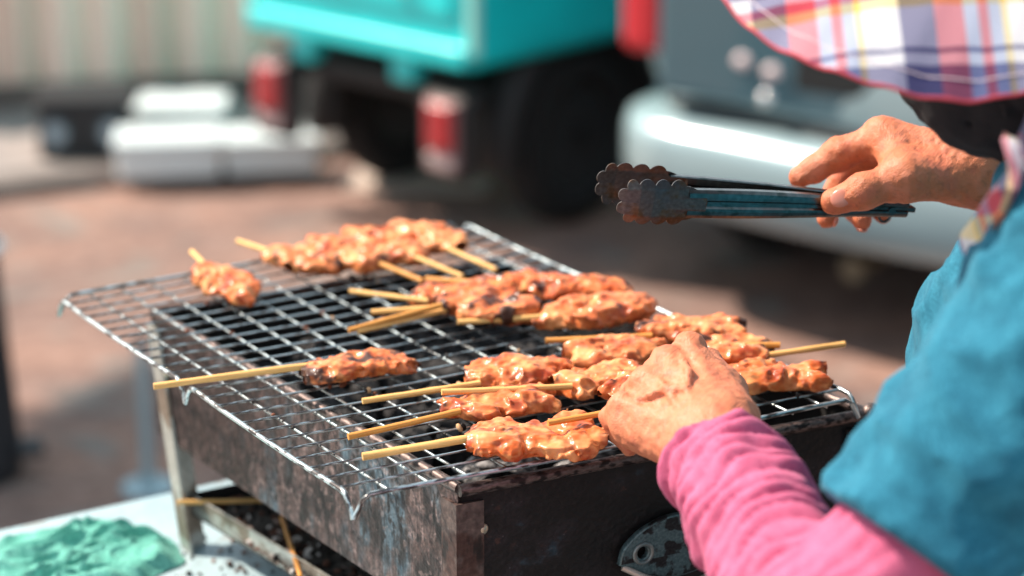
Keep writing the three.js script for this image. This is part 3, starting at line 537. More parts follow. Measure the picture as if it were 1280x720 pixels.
// ---------------------------------------------------------------- meat skewers
const stickT = tex(64, 512, (u, v) => { const n = fbm(u * 14, v * 5, 3.1, 4), f = fbm(u * 30, v * 60, 5.1, 3); return [222 + 30 * n + 14 * f, 172 + 32 * n + 14 * f, 102 + 30 * n + 12 * f]; }, [1, 1]);
const stickM = std({ map: stickT, roughness: 0.62 }), stickM2 = std({ map: stickT, color: rgb(232, 205, 160), roughness: 0.6 });
const meatM = phys({ vertexColors: true, roughness: 0.5, clearcoat: 0.32, clearcoatRoughness: 0.2, specularIntensity: 0.5 });
const MEAT = { glaze: lin(200, 92, 34), pale: lin(220, 142, 88), red: lin(152, 46, 22), brown: lin(134, 54, 22), char: lin(30, 16, 12) };
// pieces of pork threaded on a stick: local x along the stick, y up, base at y = 0
function meatGeo(len, wid, thick, seed, opt = {}) {
  const R = rng(seed * 977 + 13), n = Math.max(4, Math.round(len / 0.015)), bl = [];
  for (let i = 0; i < n; i++) {
    const u = (i + 0.5) / n, env = Math.pow(Math.sin(Math.PI * clamp(u * 0.86 + 0.07)), 0.45), x = (u - 0.5) * len * 0.86;
    const k = 1 + (R() < 0.7 ? 1 : 0);
    for (let q = 0; q < k; q++) {
      const sd = k > 1 ? (q ? 1 : -1) : 0;
      bl.push({ c: V(x + (R() - 0.5) * 0.01, thick * (0.45 + 0.22 * (R() - 0.5)), (sd * 0.24 + (R() - 0.5) * 0.24) * wid * env), r: V(len / n * (0.75 + 0.5 * R()), thick * (0.34 + 0.2 * R()), wid * (k > 1 ? 0.25 + 0.12 * R() : 0.36 + 0.14 * R()) * env), a: (R() - 0.5) * 1.3 });
    }
  }
  const so = seed * 3.7, q = V(0, 0, 0);
  const fn = (p) => {
    let d = 1; const wx = 0.004 * N3(p.x * 70, p.y * 70 + so, p.z * 70), wz = 0.004 * N3(p.x * 70 + so, p.y * 70, p.z * 70 + 9);
    for (const b of bl) {
      const ca = Math.cos(b.a), sa = Math.sin(b.a), dx = p.x + wx - b.c.x, dz = p.z + wz - b.c.z; q.set(b.c.x + ca * dx + sa * dz, p.y, b.c.z - sa * dx + ca * dz);
      d = smin(d, ell(q, b.c, b.r.x, b.r.y, b.r.z), 0.0045);
    }
    const fib = fbm(p.x * 70, p.y * 420 + so, p.z * 420, 2), flap = N3(p.x * 55 + so, p.y * 30, p.z * 75), big = N3(p.x * 120 + so, p.y * 120, p.z * 120), rid = 1 - Math.abs(N3(p.x * 95, p.y * 95 + so, p.z * 95 + so)) * 2, fine = fbm(p.x * 330, p.y * 330 + so, p.z * 330, 3);
    d -= 0.0014 * big + 0.0018 * rid + 0.001 * fine + 0.0007 * fib + 0.0034 * flap - 0.0004;
    return smax(d, -p.y, 0.003);
  };
  const chr = (opt.char ?? 0.35) + 0.035, fat = opt.fat ?? 0.4, tone = R();
  const col = (p, nn) => {
    const a = fbm(p.x * 52 + so, p.y * 52, p.z * 52, 3), b = fbm(p.x * 46, p.y * 46 + so, p.z * 46 + 4, 3), c = fbm(p.x * 95, p.y * 95, p.z * 95 + so, 3), f = fbm(p.x * 420, p.y * 420 + so, p.z * 420, 2);
    let k = mixc(mixc(MEAT.glaze, lin(204, 112, 62), tone), MEAT.pale, sstep(0.0, 0.3, b + (fat - 0.4) * 0.6));
    k = mixc(k, MEAT.red, sstep(0.04, 0.3, a) * (0.5 + 0.4 * (1 - fat)));
    const fb = fbm(p.x * 60, p.y * 380 + so, p.z * 380, 2); k = mixc(k, lin(238, 178, 124), sstep(0.06, 0.3, fb) * 0.3);
    k = mixc(k, MEAT.brown, sstep(0.05, 0.32, c) * 0.6);
    k = mixc(k, lin(232, 158, 92), sstep(0.12, 0.3, -c) * 0.4);
    const e = Math.abs(p.x) / (len * 0.5);
    k = mixc(k, MEAT.char, sstep(0.33, 0.44, 0.55 * fbm(p.x * 62, p.y * 40, p.z * 80 + so * 2, 4) + chr * 0.66 + 0.1 * sstep(0.75, 1.05, e)) * 0.93);
    return k.map((v) => v * (1 + 0.2 * f));
  };
  return nets(fn, V(-len * 0.56, -0.004, -wid * 0.75), V(len * 0.56, thick * 1.35, wid * 0.75), opt.cell ?? 0.00125, (p) => [p.x * 10, p.z * 10], col);
}
function stickGeo(x0, x1, r, seed) {     // a split bamboo stick along x with a slightly uneven outline
  const g = new THREE.CylinderGeometry(r * 0.96, r, Math.abs(x1 - x0), 9, 14); g.rotateZ(Math.PI / 2); g.translate((x0 + x1) / 2, 0, 0);
  const P = g.attributes.position; for (let i = 0; i < P.count; i++) { const x = P.getX(i), k = 1 + 0.14 * N3(x * 90, seed, P.getZ(i) * 300); P.setXYZ(i, x, P.getY(i) * k + 0.0006 * Math.sin(x * 20 + seed), P.getZ(i) * k); }
  g.computeVertexNormals(); return g;
}
const SK = 'grilled pork skewers on the wire rack';
// o: stick pixels a -> b, meat pixels m0 -> m1 (ends along the axis), width / thickness in metres, lift of the meat above the bars
function skewer(o) {
  const h = GY + 0.0022 + (o.lift ?? 0), m0 = onH(...o.m[0], h + 0.007), m1 = onH(...o.m[1], h + 0.007), c = m0.clone().add(m1).multiplyScalar(0.5), ax = m1.clone().sub(m0), len = ax.length(); ax.normalize();
  const t = thing('pork_skewer', o.label, 'skewer', [c.x, h, c.z], Math.atan2(-ax.z, ax.x), SK);
  t.updateMatrixWorld();
  const th = (o.t ?? 0.018) * 0.86;
  part('meat', meatGeo(len, (o.w ?? 0.036) * 1.08, th, o.seed, o), meatM, t);
  let sp = null;
  for (const [i, s] of (o.sticks ?? []).entries()) {
    const a = t.worldToLocal(onH(...s[0], h + (s[2] ?? 0.004))), b = t.worldToLocal(onH(...s[1], h + (s[3] ?? 0.008))), L = a.distanceTo(b), g = stickGeo(-L / 2, L / 2, o.r ?? 0.0025, o.seed + i);
    const k = part('stick', g, o.seed % 3 ? stickM : stickM2, t); k.position.copy(a).add(b).multiplyScalar(0.5); k.quaternion.setFromUnitVectors(V(1, 0, 0), b.clone().sub(a).normalize());
  }
  return t;
}
skewer({ seed: 1, m: [[250, 332], [318, 374]], w: 0.034, sticks: [[[240, 315], [262, 338], 0.014, 0.01]], fat: 0.6, char: 0.2, label: 'short pork skewer lying alone, its pale stick pointing toward the fence' });
skewer({ seed: 2, m: [[336, 318], [432, 334]], w: 0.036, t: 0.02, sticks: [[[297, 302], [352, 320], 0.012, 0.01]], fat: 0.55, char: 0.32, label: 'pork skewer with pale stick end, beside the crowded row at the back of the rack' });
skewer({ seed: 3, m: [[392, 303], [478, 334]], w: 0.036, t: 0.02, lift: 0.004, sticks: [[[470, 328], [528, 351], 0.01, 0.004]], fat: 0.5, char: 0.34, label: 'back row pork skewer with brown stick, between the pale-stick skewer and its neighbour' });
skewer({ seed: 4, m: [[438, 293], [528, 327]], w: 0.034, t: 0.02, lift: 0.002, sticks: [[[512, 318], [578, 345], 0.012, 0.004]], fat: 0.6, char: 0.25, label: 'back row pork skewer with yellow stick pointing toward the grill centre' });
skewer({ seed: 5, m: [[490, 290], [570, 312]], w: 0.042, t: 0.024, lift: 0.003, sticks: [[[560, 310], [620, 337], 0.012, 0.004]], fat: 0.75, char: 0.2, label: 'plump pale pork skewer at the back corner of the rack' });
skewer({ seed: 6, m: [[628, 354], [782, 369]], w: 0.036, t: 0.022, lift: 0.002, sticks: [[[532, 348], [640, 357], 0.008, 0.012]], fat: 0.35, char: 0.36, label: 'long glazed pork skewer lying along the far edge wire, its tip charred' });
skewer({ seed: 7, m: [[518, 370], [620, 376]], w: 0.034, t: 0.02, sticks: [[[437, 364], [535, 377], 0.012, 0.01]], fat: 0.3, char: 0.38, label: 'red pork skewer half hidden behind a darker one at the rack centre' });
skewer({ seed: 8, m: [[553, 386], [668, 390]], w: 0.038, t: 0.022, lift: 0.004, sticks: [[[464, 391], [565, 384], 0.008, 0.01]], fat: 0.2, char: 0.45, label: 'dark red charred pork skewer at the rack centre, stick lying level' });
skewer({ seed: 9, m: [[560, 372], [640, 366]], w: 0.03, t: 0.017, lift: 0.003, sticks: [[[436, 414], [552, 381], 0.004, 0.016]], fat: 0.3, char: 0.36, label: 'pork skewer under the dark red one, one of two crossed sticks' });
skewer({ seed: 10, m: [[575, 366], [632, 352]], w: 0.026, t: 0.015, lift: 0.002, r: 0.0022, sticks: [[[447, 415], [560, 386], 0.004, 0.012]], fat: 0.4, char: 0.34, label: 'small pork skewer under the dark red one, stick slanting to the near wires' });
skewer({ seed: 11, m: [[668, 398], [822, 387]], w: 0.04, t: 0.024, lift: 0.001, sticks: [[[572, 402], [682, 395], 0.01, 0.012]], fat: 0.45, char: 0.24, label: 'large glossy orange pork skewer just before the long one by the edge wire' });
skewer({ seed: 12, m: [[800, 414], [925, 417]], w: 0.036, t: 0.02, lift: 0.004, sticks: [[[682, 425], [815, 420], 0.008, 0.01], [[905, 432], [975, 432], 0.01, 0.01]], fat: 0.5, char: 0.33, label: 'pork skewer beyond the gripping hand with stick ends showing on both sides' });
skewer({ seed: 13, m: [[872, 436], [958, 444]], w: 0.042, t: 0.02, lift: 0.002, sticks: [[[945, 446], [1056, 431], 0.008, 0.012]], fat: 0.45, char: 0.41, label: 'browned pork skewer beyond the hand, its stick reaching past the right edge wire' });
skewer({ seed: 14, m: [[895, 474], [1027, 470]], w: 0.038, t: 0.02, fat: 0.5, char: 0.3, label: 'pork skewer at the right end of the rack behind the wrist, no stick showing', sticks: [[[840, 482], [905, 473], 0.008, 0.01]] });
skewer({ seed: 15, m: [[712, 446], [830, 440]], w: 0.036, t: 0.02, lift: 0.002, fat: 0.6, char: 0.26, label: 'pale pork skewer partly behind the gripping fist, second from the rack front', sticks: [[[800, 440], [850, 438], 0.009, 0.009]] });
skewer({ seed: 16, m: [[586, 466], [708, 462]], w: 0.04, t: 0.018, fat: 0.5, char: 0.28, sticks: [[[453, 502], [600, 478], 0.004, 0.009]], label: 'pork skewer with long stick, farthest of the three lying side by side before the fist' });
skewer({ seed: 17, m: [[698, 486], [808, 474]], w: 0.046, t: 0.021, fat: 0.5, char: 0.28, sticks: [[[552, 490], [715, 482], 0.017, 0.014]], label: 'pork skewer touching the fist, its stick resting across two neighbours' });
skewer({ seed: 18, m: [[556, 511], [694, 496]], w: 0.038, t: 0.019, fat: 0.4, char: 0.27, sticks: [[[435, 545], [575, 514], 0.004, 0.009]], label: 'pork skewer lying under the resting stick, middle of the three before the fist' });
skewer({ seed: 19, m: [[590, 552], [746, 546]], w: 0.05, t: 0.02, fat: 0.5, char: 0.24, r: 0.003, sticks: [[[453, 570], [610, 545], 0.006, 0.012]], label: 'broad pork skewer nearest the front rim of the brazier' });
skewer({ seed: 20, m: [[382, 463], [512, 448]], w: 0.036, t: 0.017, fat: 0.35, char: 0.47, r: 0.0027, sticks: [[[192, 483], [400, 456], 0.004, 0.009]], label: 'lone pork skewer with blackened top, its stick hanging over the left frame wire' });
const held = skewer({ seed: 21, m: [[762, 497], [830, 478]], w: 0.03, t: 0.018, lift: 0.014, fat: 0.5, char: 0.3, r: 0.0024, sticks: [[[685, 530], [800, 509], 0.006, 0.01]], label: 'pork skewer gripped in the fist, only its stick end free' });
// loose sticks in the ash tray
{
  const st = (a, b, y, y2, lab, seed) => { const p = onH(...a, y), q = onH(...b, y2), L = p.distanceTo(q), m = single('bamboo_stick', stickGeo(-L / 2, L / 2, 0.0021, seed), seed % 2 ? stickM : stickM2, lab, 'stick', 'loose sticks in the ash tray'); m.position.copy(p).add(q).multiplyScalar(0.5); m.quaternion.setFromUnitVectors(V(1, 0, 0), q.sub(p).normalize()); };
  st([222, 627], [341, 626], 0.745, 0.735, 'bare bamboo stick lying across the tray lip', 31);
  st([352, 646], [376, 722], 0.738, 0.739, 'bare bamboo stick lying lengthwise in the ash', 32);
}
// crumpled towel on the table
{
  const o = onH(95, 705, TY), map = tex(512, 512, (u, v) => { const n = tor(u, v, 10, 81), f = tor(u, v, 160, 83); return [104 + 50 * n + 80 * f, 180 + 50 * n + 80 * f, 164 + 50 * n + 76 * f]; }, [7, 7]);
  const bm = tex(256, 256, (u, v) => 0.5 + tor(u, v, 90, 88), [14, 14], false);
  const hgt = (x, z) => {
    const r = Math.hypot(x / 0.098, z / 0.075), w = 0.12 * N3(x * 26, 1, z * 26), e = 1 - sstep(0.72 + w, 1.0 + w, r); if (e <= 0) return -1;
    const wx = x + 0.02 * N3(x * 22, 5, z * 22), wz = z + 0.02 * N3(x * 22, 8, z * 22);
    const rid = Math.pow(1 - Math.abs(N3(wx * 12 + 3, 2, wz * 46 + wx * 14)), 2.6), rid2 = Math.pow(1 - Math.abs(N3(wx * 34 + 9, 4, wz * 84 + 3)), 4);
    return e * (0.004 + 0.011 * rid + 0.005 * rid2 + 0.004 * N3(x * 14, 3, z * 14));
  };
  const fn = (p) => { const h = hgt(p.x, p.z); return h < 0 ? 0.004 : Math.max((p.y - h) * 0.6, -p.y); };
  const g = nets(fn, V(-0.125, -0.003, -0.1), V(0.125, 0.052, 0.1), 0.0014, (p) => [p.x, p.z + p.y]);
  const m = single('towel', g, std({ map, bumpMap: bm, bumpScale: 0.0022, roughness: 1 }), 'crumpled sea green towel lying on the white table', 'towel'); m.position.set(o.x, TY + 0.0003, o.z); m.rotation.y = 0.3;
}

// ---------------------------------------------------------------- tongs
// local x: from the hinge toward the tips, y: across the blades, z: the opening, near blade at +z
const TH = onZ(1136, 259, -1.636), TT = onZ(766, 240, -1.565);
const tongs = thing('tongs', 'scalloped steel kitchen tongs held open over the grill', 'tongs', TH.toArray());
{
  const ax = TT.clone().sub(TH), LT = ax.length(); ax.normalize();
  const zz = V(0.3, -0.02, 1).addScaledVector(ax, -V(0.3, -0.02, 1).dot(ax)).normalize(), yy = zz.clone().cross(ax).normalize();
  if (yy.y < 0) yy.negate();
  const zr = ax.clone().cross(yy); tongs.quaternion.setFromRotationMatrix(new THREE.Matrix4().makeBasis(ax, yy, zr));
  const near = zr.z > 0 ? 1 : -1;   // local z that faces the camera
  const steelT = tex(512, 128, (u, v) => { const n = fbm(u * 12, v * 5, 4.2, 4), f = fbm(u * 60, v * 20, 6.2, 3); let c = [96 + 30 * f, 102 + 30 * f, 102 + 30 * f]; const t = sstep(-0.05, 0.2, n); c = c.map((q, i) => lerp(q, [108, 92, 90][i], t * 0.5)); const k = sstep(0.1, 0.3, fbm(u * 20, v * 9, 14.2, 3)); return c.map((q, i) => lerp(q, [56, 66, 62][i], k * 0.6)); }, [4, 12]);
  const headT = tex(256, 256, (u, v) => { const n = fbm(u * 6, v * 6, 24.2, 5), f = fbm(u * 40, v * 40, 6.8, 3); let c = [88 + 30 * f, 84 + 30 * f, 82 + 30 * f]; const t = sstep(-0.05, 0.2, n); c = c.map((q, i) => lerp(q, [100, 68, 40][i] + 40 * f, t * 0.7)); const k = sstep(-0.05, 0.3, fbm(u * 4, v * 4, 34.2, 3)); return c.map((q, i) => lerp(q, [70, 80, 92][i], k * 0.35)); }, [8, 8]);
  const M = std({ map: steelT, metalness: 1, roughness: 0.28 }), MH = std({ map: headT, metalness: 0.75, roughness: 0.4 });
  const zAt = (x) => 0.0055 + 0.0225 * Math.pow(clamp(x / LT), 1.3);      // half the opening
  for (const s of [near, -near]) {
    // the blade: a channel whose folded edges face inward
    const P = [], I = [], U = [], nx = 26, x0 = 0.004, x1 = LT - 0.05, prof = [[-1, -0.0055], [-1, 0], [-0.78, 0.0016], [-0.5, 0.0024], [-0.3, 0.0022], [-0.16, 0.0006], [0.16, 0.0006], [0.3, 0.0022], [0.5, 0.0024], [0.78, 0.0016], [1, 0], [1, -0.0055]];
    for (const off of [0, -0.0009]) for (let i = 0; i <= nx; i++) {
      const x = lerp(x0, x1, i / nx), w = lerp(0.0066, 0.0105, sstep(0, 0.8, i / nx));
      prof.forEach(([py, pz], k) => { P.push(x, py * (w + (Math.abs(py) === 1 ? off : 0)), s * (zAt(x) + pz + off)); U.push(x, py * w); });
    }
    const m = prof.length, side = (nx + 1) * m, tri = (a, b, c) => s > 0 ? I.push(a, b, c) : I.push(a, c, b);
    for (let o2 = 0; o2 < 2; o2++) for (let i = 0; i < nx; i++) for (let k = 0; k < m - 1; k++) { const a = o2 * side + i * m + k, b = a + m; if (!o2) { tri(a, b, a + 1); tri(b, b + 1, a + 1); } else { tri(a, a + 1, b); tri(b, a + 1, b + 1); } }
    for (let i = 0; i < nx; i++) for (const k of [0, m - 1]) { const a = i * m + k, b = a + m, c = a + side, d = b + side; if (k) { tri(a, b, c); tri(b, d, c); } else { tri(a, c, b); tri(b, c, d); } }
    let g = new THREE.BufferGeometry(); g.setAttribute('position', new THREE.Float32BufferAttribute(P, 3)); g.setAttribute('uv', new THREE.Float32BufferAttribute(U, 2)); g.setIndex(I); g = toCreasedNormals(g, 0.5);
    const blade = part('blade', g, M, tongs);
    // scalloped spoon-like head
    const sh = new THREE.Shape(), L0 = LT - 0.066, L1 = LT, out = [];
    const rim = (n, f) => { for (let i = 0; i <= n; i++) out.push(f(i / n)); };
    rim(6, (t) => [lerp(L0, L0 + 0.018, t), lerp(0.0088, 0.0145, sstep(0, 1, t))]);
    for (let k = 0; k < 3; k++) rim(8, (t) => [L0 + 0.018 + 0.0127 * (k + t), 0.0145 + 0.0046 * Math.pow(Math.sin(Math.PI * t), 0.7)]);
    for (let k = 0; k < 4; k++) rim(8, (t) => { const a = Math.PI / 2 - Math.PI * (k + t) / 4, r = 0.0145 + 0.0046 * Math.pow(Math.sin(Math.PI * t), 0.7); return [L0 + 0.056 + r * 0.82 * Math.cos(a), r * Math.sin(a)]; });
    for (let k = 2; k >= 0; k--) rim(8, (t) => [L0 + 0.018 + 0.0127 * (k + 1 - t), -0.0145 - 0.0046 * Math.pow(Math.sin(Math.PI * t), 0.7)]);
    rim(6, (t) => [lerp(L0 + 0.018, L0, t), -lerp(0.0088, 0.0145, sstep(0, 1, 1 - t))]);
    // dense sheet, bent: edges curl inward
    const n2 = out.length, rings = 9, P2 = [], I2 = [], U2 = [];
    for (const off of [0, 0.0011]) for (let r = 0; r <= rings; r++) for (let i = 0; i < n2; i++) {
      const [ox, oy] = out[i], cx = clamp(ox, L0 + 0.004, L0 + 0.052), f = r / rings, x = lerp(cx, ox, f), y = oy * f;
      const cup = 0.0045 * Math.pow(Math.abs(y) / 0.019, 2) + 0.006 * Math.pow(sstep(L0 + 0.045, L1 + 0.01, x), 1.5), boss = 0.002 * (1 - sstep(0.004, 0.0075, Math.abs(y))) * (1 - sstep(L0 + 0.02, L0 + 0.032, x));
      P2.push(x, y * 0.88, s * (zAt(x) + 0.0016 - cup + boss - off)); U2.push(x, y);
    }
    const sd2 = (rings + 1) * n2, tri2 = (a, b, c) => s > 0 ? I2.push(a, c, b) : I2.push(a, b, c);
    for (let o2 = 0; o2 < 2; o2++) for (let r = 0; r < rings; r++) for (let i = 0; i < n2; i++) { const a = o2 * sd2 + r * n2 + i, b = o2 * sd2 + r * n2 + (i + 1) % n2; if (!o2) { tri2(a, b, a + n2); tri2(b, b + n2, a + n2); } else { tri2(a, a + n2, b); tri2(b, a + n2, b + n2); } }
    for (let i = 0; i < n2; i++) { const a = rings * n2 + i, b = rings * n2 + (i + 1) % n2; tri2(a, b, a + sd2); tri2(b, b + sd2, a + sd2); }
    let hg = new THREE.BufferGeometry(); hg.setAttribute('position', new THREE.Float32BufferAttribute(P2, 3)); hg.setAttribute('uv', new THREE.Float32BufferAttribute(U2, 2)); hg.setIndex(I2); hg = toCreasedNormals(hg, 0.6);
    part('scalloped_head', hg, MH, blade);
  }
  part('hinge_pin', new THREE.CylinderGeometry(0.0032, 0.0032, 0.017, 14).rotateX(Math.PI / 2).translate(0.018, -0.002, 0), M, tongs);
  part('pull_ring', new THREE.TorusGeometry(0.0048, 0.0011, 8, 24).translate(0.019, -0.0075, 0.0), M, tongs);
  part('lock_tab', box(0.024, 0.0042, 0.009, 0.008, -0.001, 0, 0.001), M, tongs);
}

// ---------------------------------------------------------------- the vendor
const J = {};
J.lSh = onZ(1378, 345, -1.25); J.lEl = onZ(1035, 825, -1.17); J.lWr = onZ(893, 548, -1.395);
J.neck = V(0.405, 1.185, -1.385); J.rSh = V(0.52, 1.13, -1.53); J.rEl = V(0.555, 0.935, -1.62); J.rWr = onZ(1232, 210, -1.635);
J.hip = V(0.52, 0.80, -1.27); J.chest = V(0.46, 1.06, -1.37); const hatC = onZ(1176, -142, -1.37); J.head = hatC.clone().add(V(0.068, -0.056, -0.045));
const fwd = V(-0.84, 0, -0.55), rgt = V(0.55, 0, -0.84);
const person = thing('person', 'person in teal shirt, pink arm sleeves and plaid hat, turning skewers while holding tongs', 'person', [J.hip.x, 0, J.hip.z]);
const origin = person.position.clone();
const pp = (name, g, m, parent = person) => { g.translate(-origin.x, -origin.y, -origin.z); return part(name, g, m, parent); };
const bb = (pts, pad) => { const b = new THREE.Box3().setFromPoints(pts); b.expandByScalar(pad); return b; };

// skin tone with freckles, knuckle redness and paler creases
const skinC = (base) => (p) => {
  const a = fbm(p.x * 60, p.y * 60, p.z * 60, 3), b = fbm(p.x * 240, p.y * 240, p.z * 240, 3), f = fbm(p.x * 520, p.y * 520, p.z * 520, 2);
  let c = mixc(base, lin(214, 128, 98), sstep(0.0, 0.3, a) * 0.5); c = mixc(c, lin(186, 96, 72), sstep(0.02, 0.3, -a) * 0.5); c = mixc(c, lin(122, 70, 46), sstep(0.14, 0.32, b) * 0.32); return c.map((v) => v * (1 + 0.14 * f));
};
// left fist
let lHand, rHand;
{
  const W = J.lWr, I = onH(862, 436, 0.992), K = onH(779, 510, 0.962), mc = [I, I.clone().lerp(K, 0.33).add(V(0, 0.004, 0)), I.clone().lerp(K, 0.68).add(V(0, 0.003, 0)), K];
  const mid = mc[1].clone().lerp(mc[2], 0.5), h = mid.clone().sub(W).normalize(), r = K.clone().sub(I).normalize(), n = r.clone().cross(h).normalize(); if (n.y < 0) n.negate();
  const at = (p, a, b, c) => p.clone().addScaledVector(h, a).addScaledVector(r, b).addScaledVector(n, c);
  const wr = [at(W, 0.004, -0.018, 0.002), at(W, 0.004, -0.006, 0.005), at(W, 0.004, 0.007, 0.004), at(W, 0.004, 0.018, -0.001)];
  const prims = [], R = [0.0108, 0.0112, 0.0104, 0.0092], tend = [];
  const fa = J.lEl.clone().sub(W).normalize();
  for (let i = 0; i < 4; i++) {
    const rr = R[i], len = [0.038, 0.041, 0.036, 0.024][i];
    prims.push([wr[i], mc[i].clone().addScaledVector(n, -0.004), 0.0145, rr * 1.06, 0.0095]);
    const pip = at(mc[i], len * 0.72, 0.003 * (i - 1), -len * 0.72), dip = at(pip, -len * 0.2, -0.001, -len * 0.6), tip = at(dip, -len * 0.42, -0.001, -len * 0.2);
    prims.push([mc[i], pip, rr * 1.0, rr * 0.92, 0.003], [pip, dip, rr * 0.92, rr * 0.84, 0.0022], [dip, tip, rr * 0.84, rr * 0.74, 0.002]);
    tend.push([at(wr[i], 0.012, 0, 0.0125), at(mc[i], -0.004, 0, 0.008), 0.0024, 0.003]);
  }
  // thumb side: ball of the thumb and thumb pressed on the stick under the index finger
  prims.push([at(W, 0.008, -0.02, -0.008), at(W, 0.04, -0.034, -0.016), 0.0165, 0.0145, 0.016], [at(W, 0.04, -0.034, -0.016), at(I, 0.006, -0.012, -0.03), 0.0145, 0.0115, 0.008], [at(I, 0.006, -0.012, -0.03), at(I, 0.022, 0.014, -0.042), 0.0115, 0.0092, 0.005]);
  prims.push([at(W, 0.014, 0.014, -0.012), at(K, -0.01, 0.002, -0.012), 0.015, 0.0125, 0.016]);   // heel of the hand
  prims.push([at(W, 0.03, 0, -0.006), at(mid, -0.012, 0, -0.01), 0.019, 0.018, 0.018]);
  prims.push([W.clone(), W.clone().addScaledVector(fa, 0.12), 0.0245, 0.033, 0.022]);
  // veins on the back of the hand
  const vein = [[at(W, 0.012, 0.004, 0.0216), at(W, 0.03, -0.002, 0.0226)], [at(W, 0.03, -0.002, 0.0226), at(W, 0.043, -0.012, 0.0211)], [at(W, 0.043, -0.012, 0.0211), at(I, -0.006, 0.012, 0.0098)], [at(W, 0.03, -0.002, 0.0226), at(W, 0.046, 0.009, 0.0206)], [at(W, 0.046, 0.009, 0.0206), at(mc[2], -0.01, -0.007, 0.0098)], [at(W, 0.018, 0.012, 0.0191), at(W, 0.046, 0.009, 0.0206)], [at(W, 0.046, 0.009, 0.0206), at(mc[3], -0.012, -0.006, 0.0102)]];
  const fn = (p) => {
    let d = 1; for (const [a, b, ra, rb, k] of prims) d = smin(d, cap(p, a, b, ra, rb), k);
    for (const [a, b, ra, rb] of tend) d = smin(d, cap(p, a, b, ra, rb), 0.007);
    // knuckle caps
    for (let i = 0; i < 4; i++) d = smin(d, p.distanceTo(V(mc[i].x + n.x * 0.003, mc[i].y + n.y * 0.003, mc[i].z + n.z * 0.003)) - R[i] * 0.9, 0.004);
    if (d < 0.012) { for (const [a, b] of vein) d = smin(d, cap(p, a, b, 0.0023, 0.002), 0.0024); d -= 0.0006 * fbm(p.x * 230, p.y * 230, p.z * 230, 3) + 0.0008 * N3(p.x * 90, p.y * 90, p.z * 90) + 0.0007 * (1 - 2.2 * Math.abs(N3(p.x * 150, p.y * 150, p.z * 150))); }
    return d;
  };
  const B = bb([...mc, ...prims.slice(0, -3).flatMap((q) => [q[0], q[1]]), W.clone().addScaledVector(fa, 0.06)], 0.026);
  lHand = nets((p) => Math.max(fn(p), p.clone().sub(W).dot(fa) - 0.055), B.min, B.max, 0.0017, null, skinC(lin(200, 120, 84)));
}
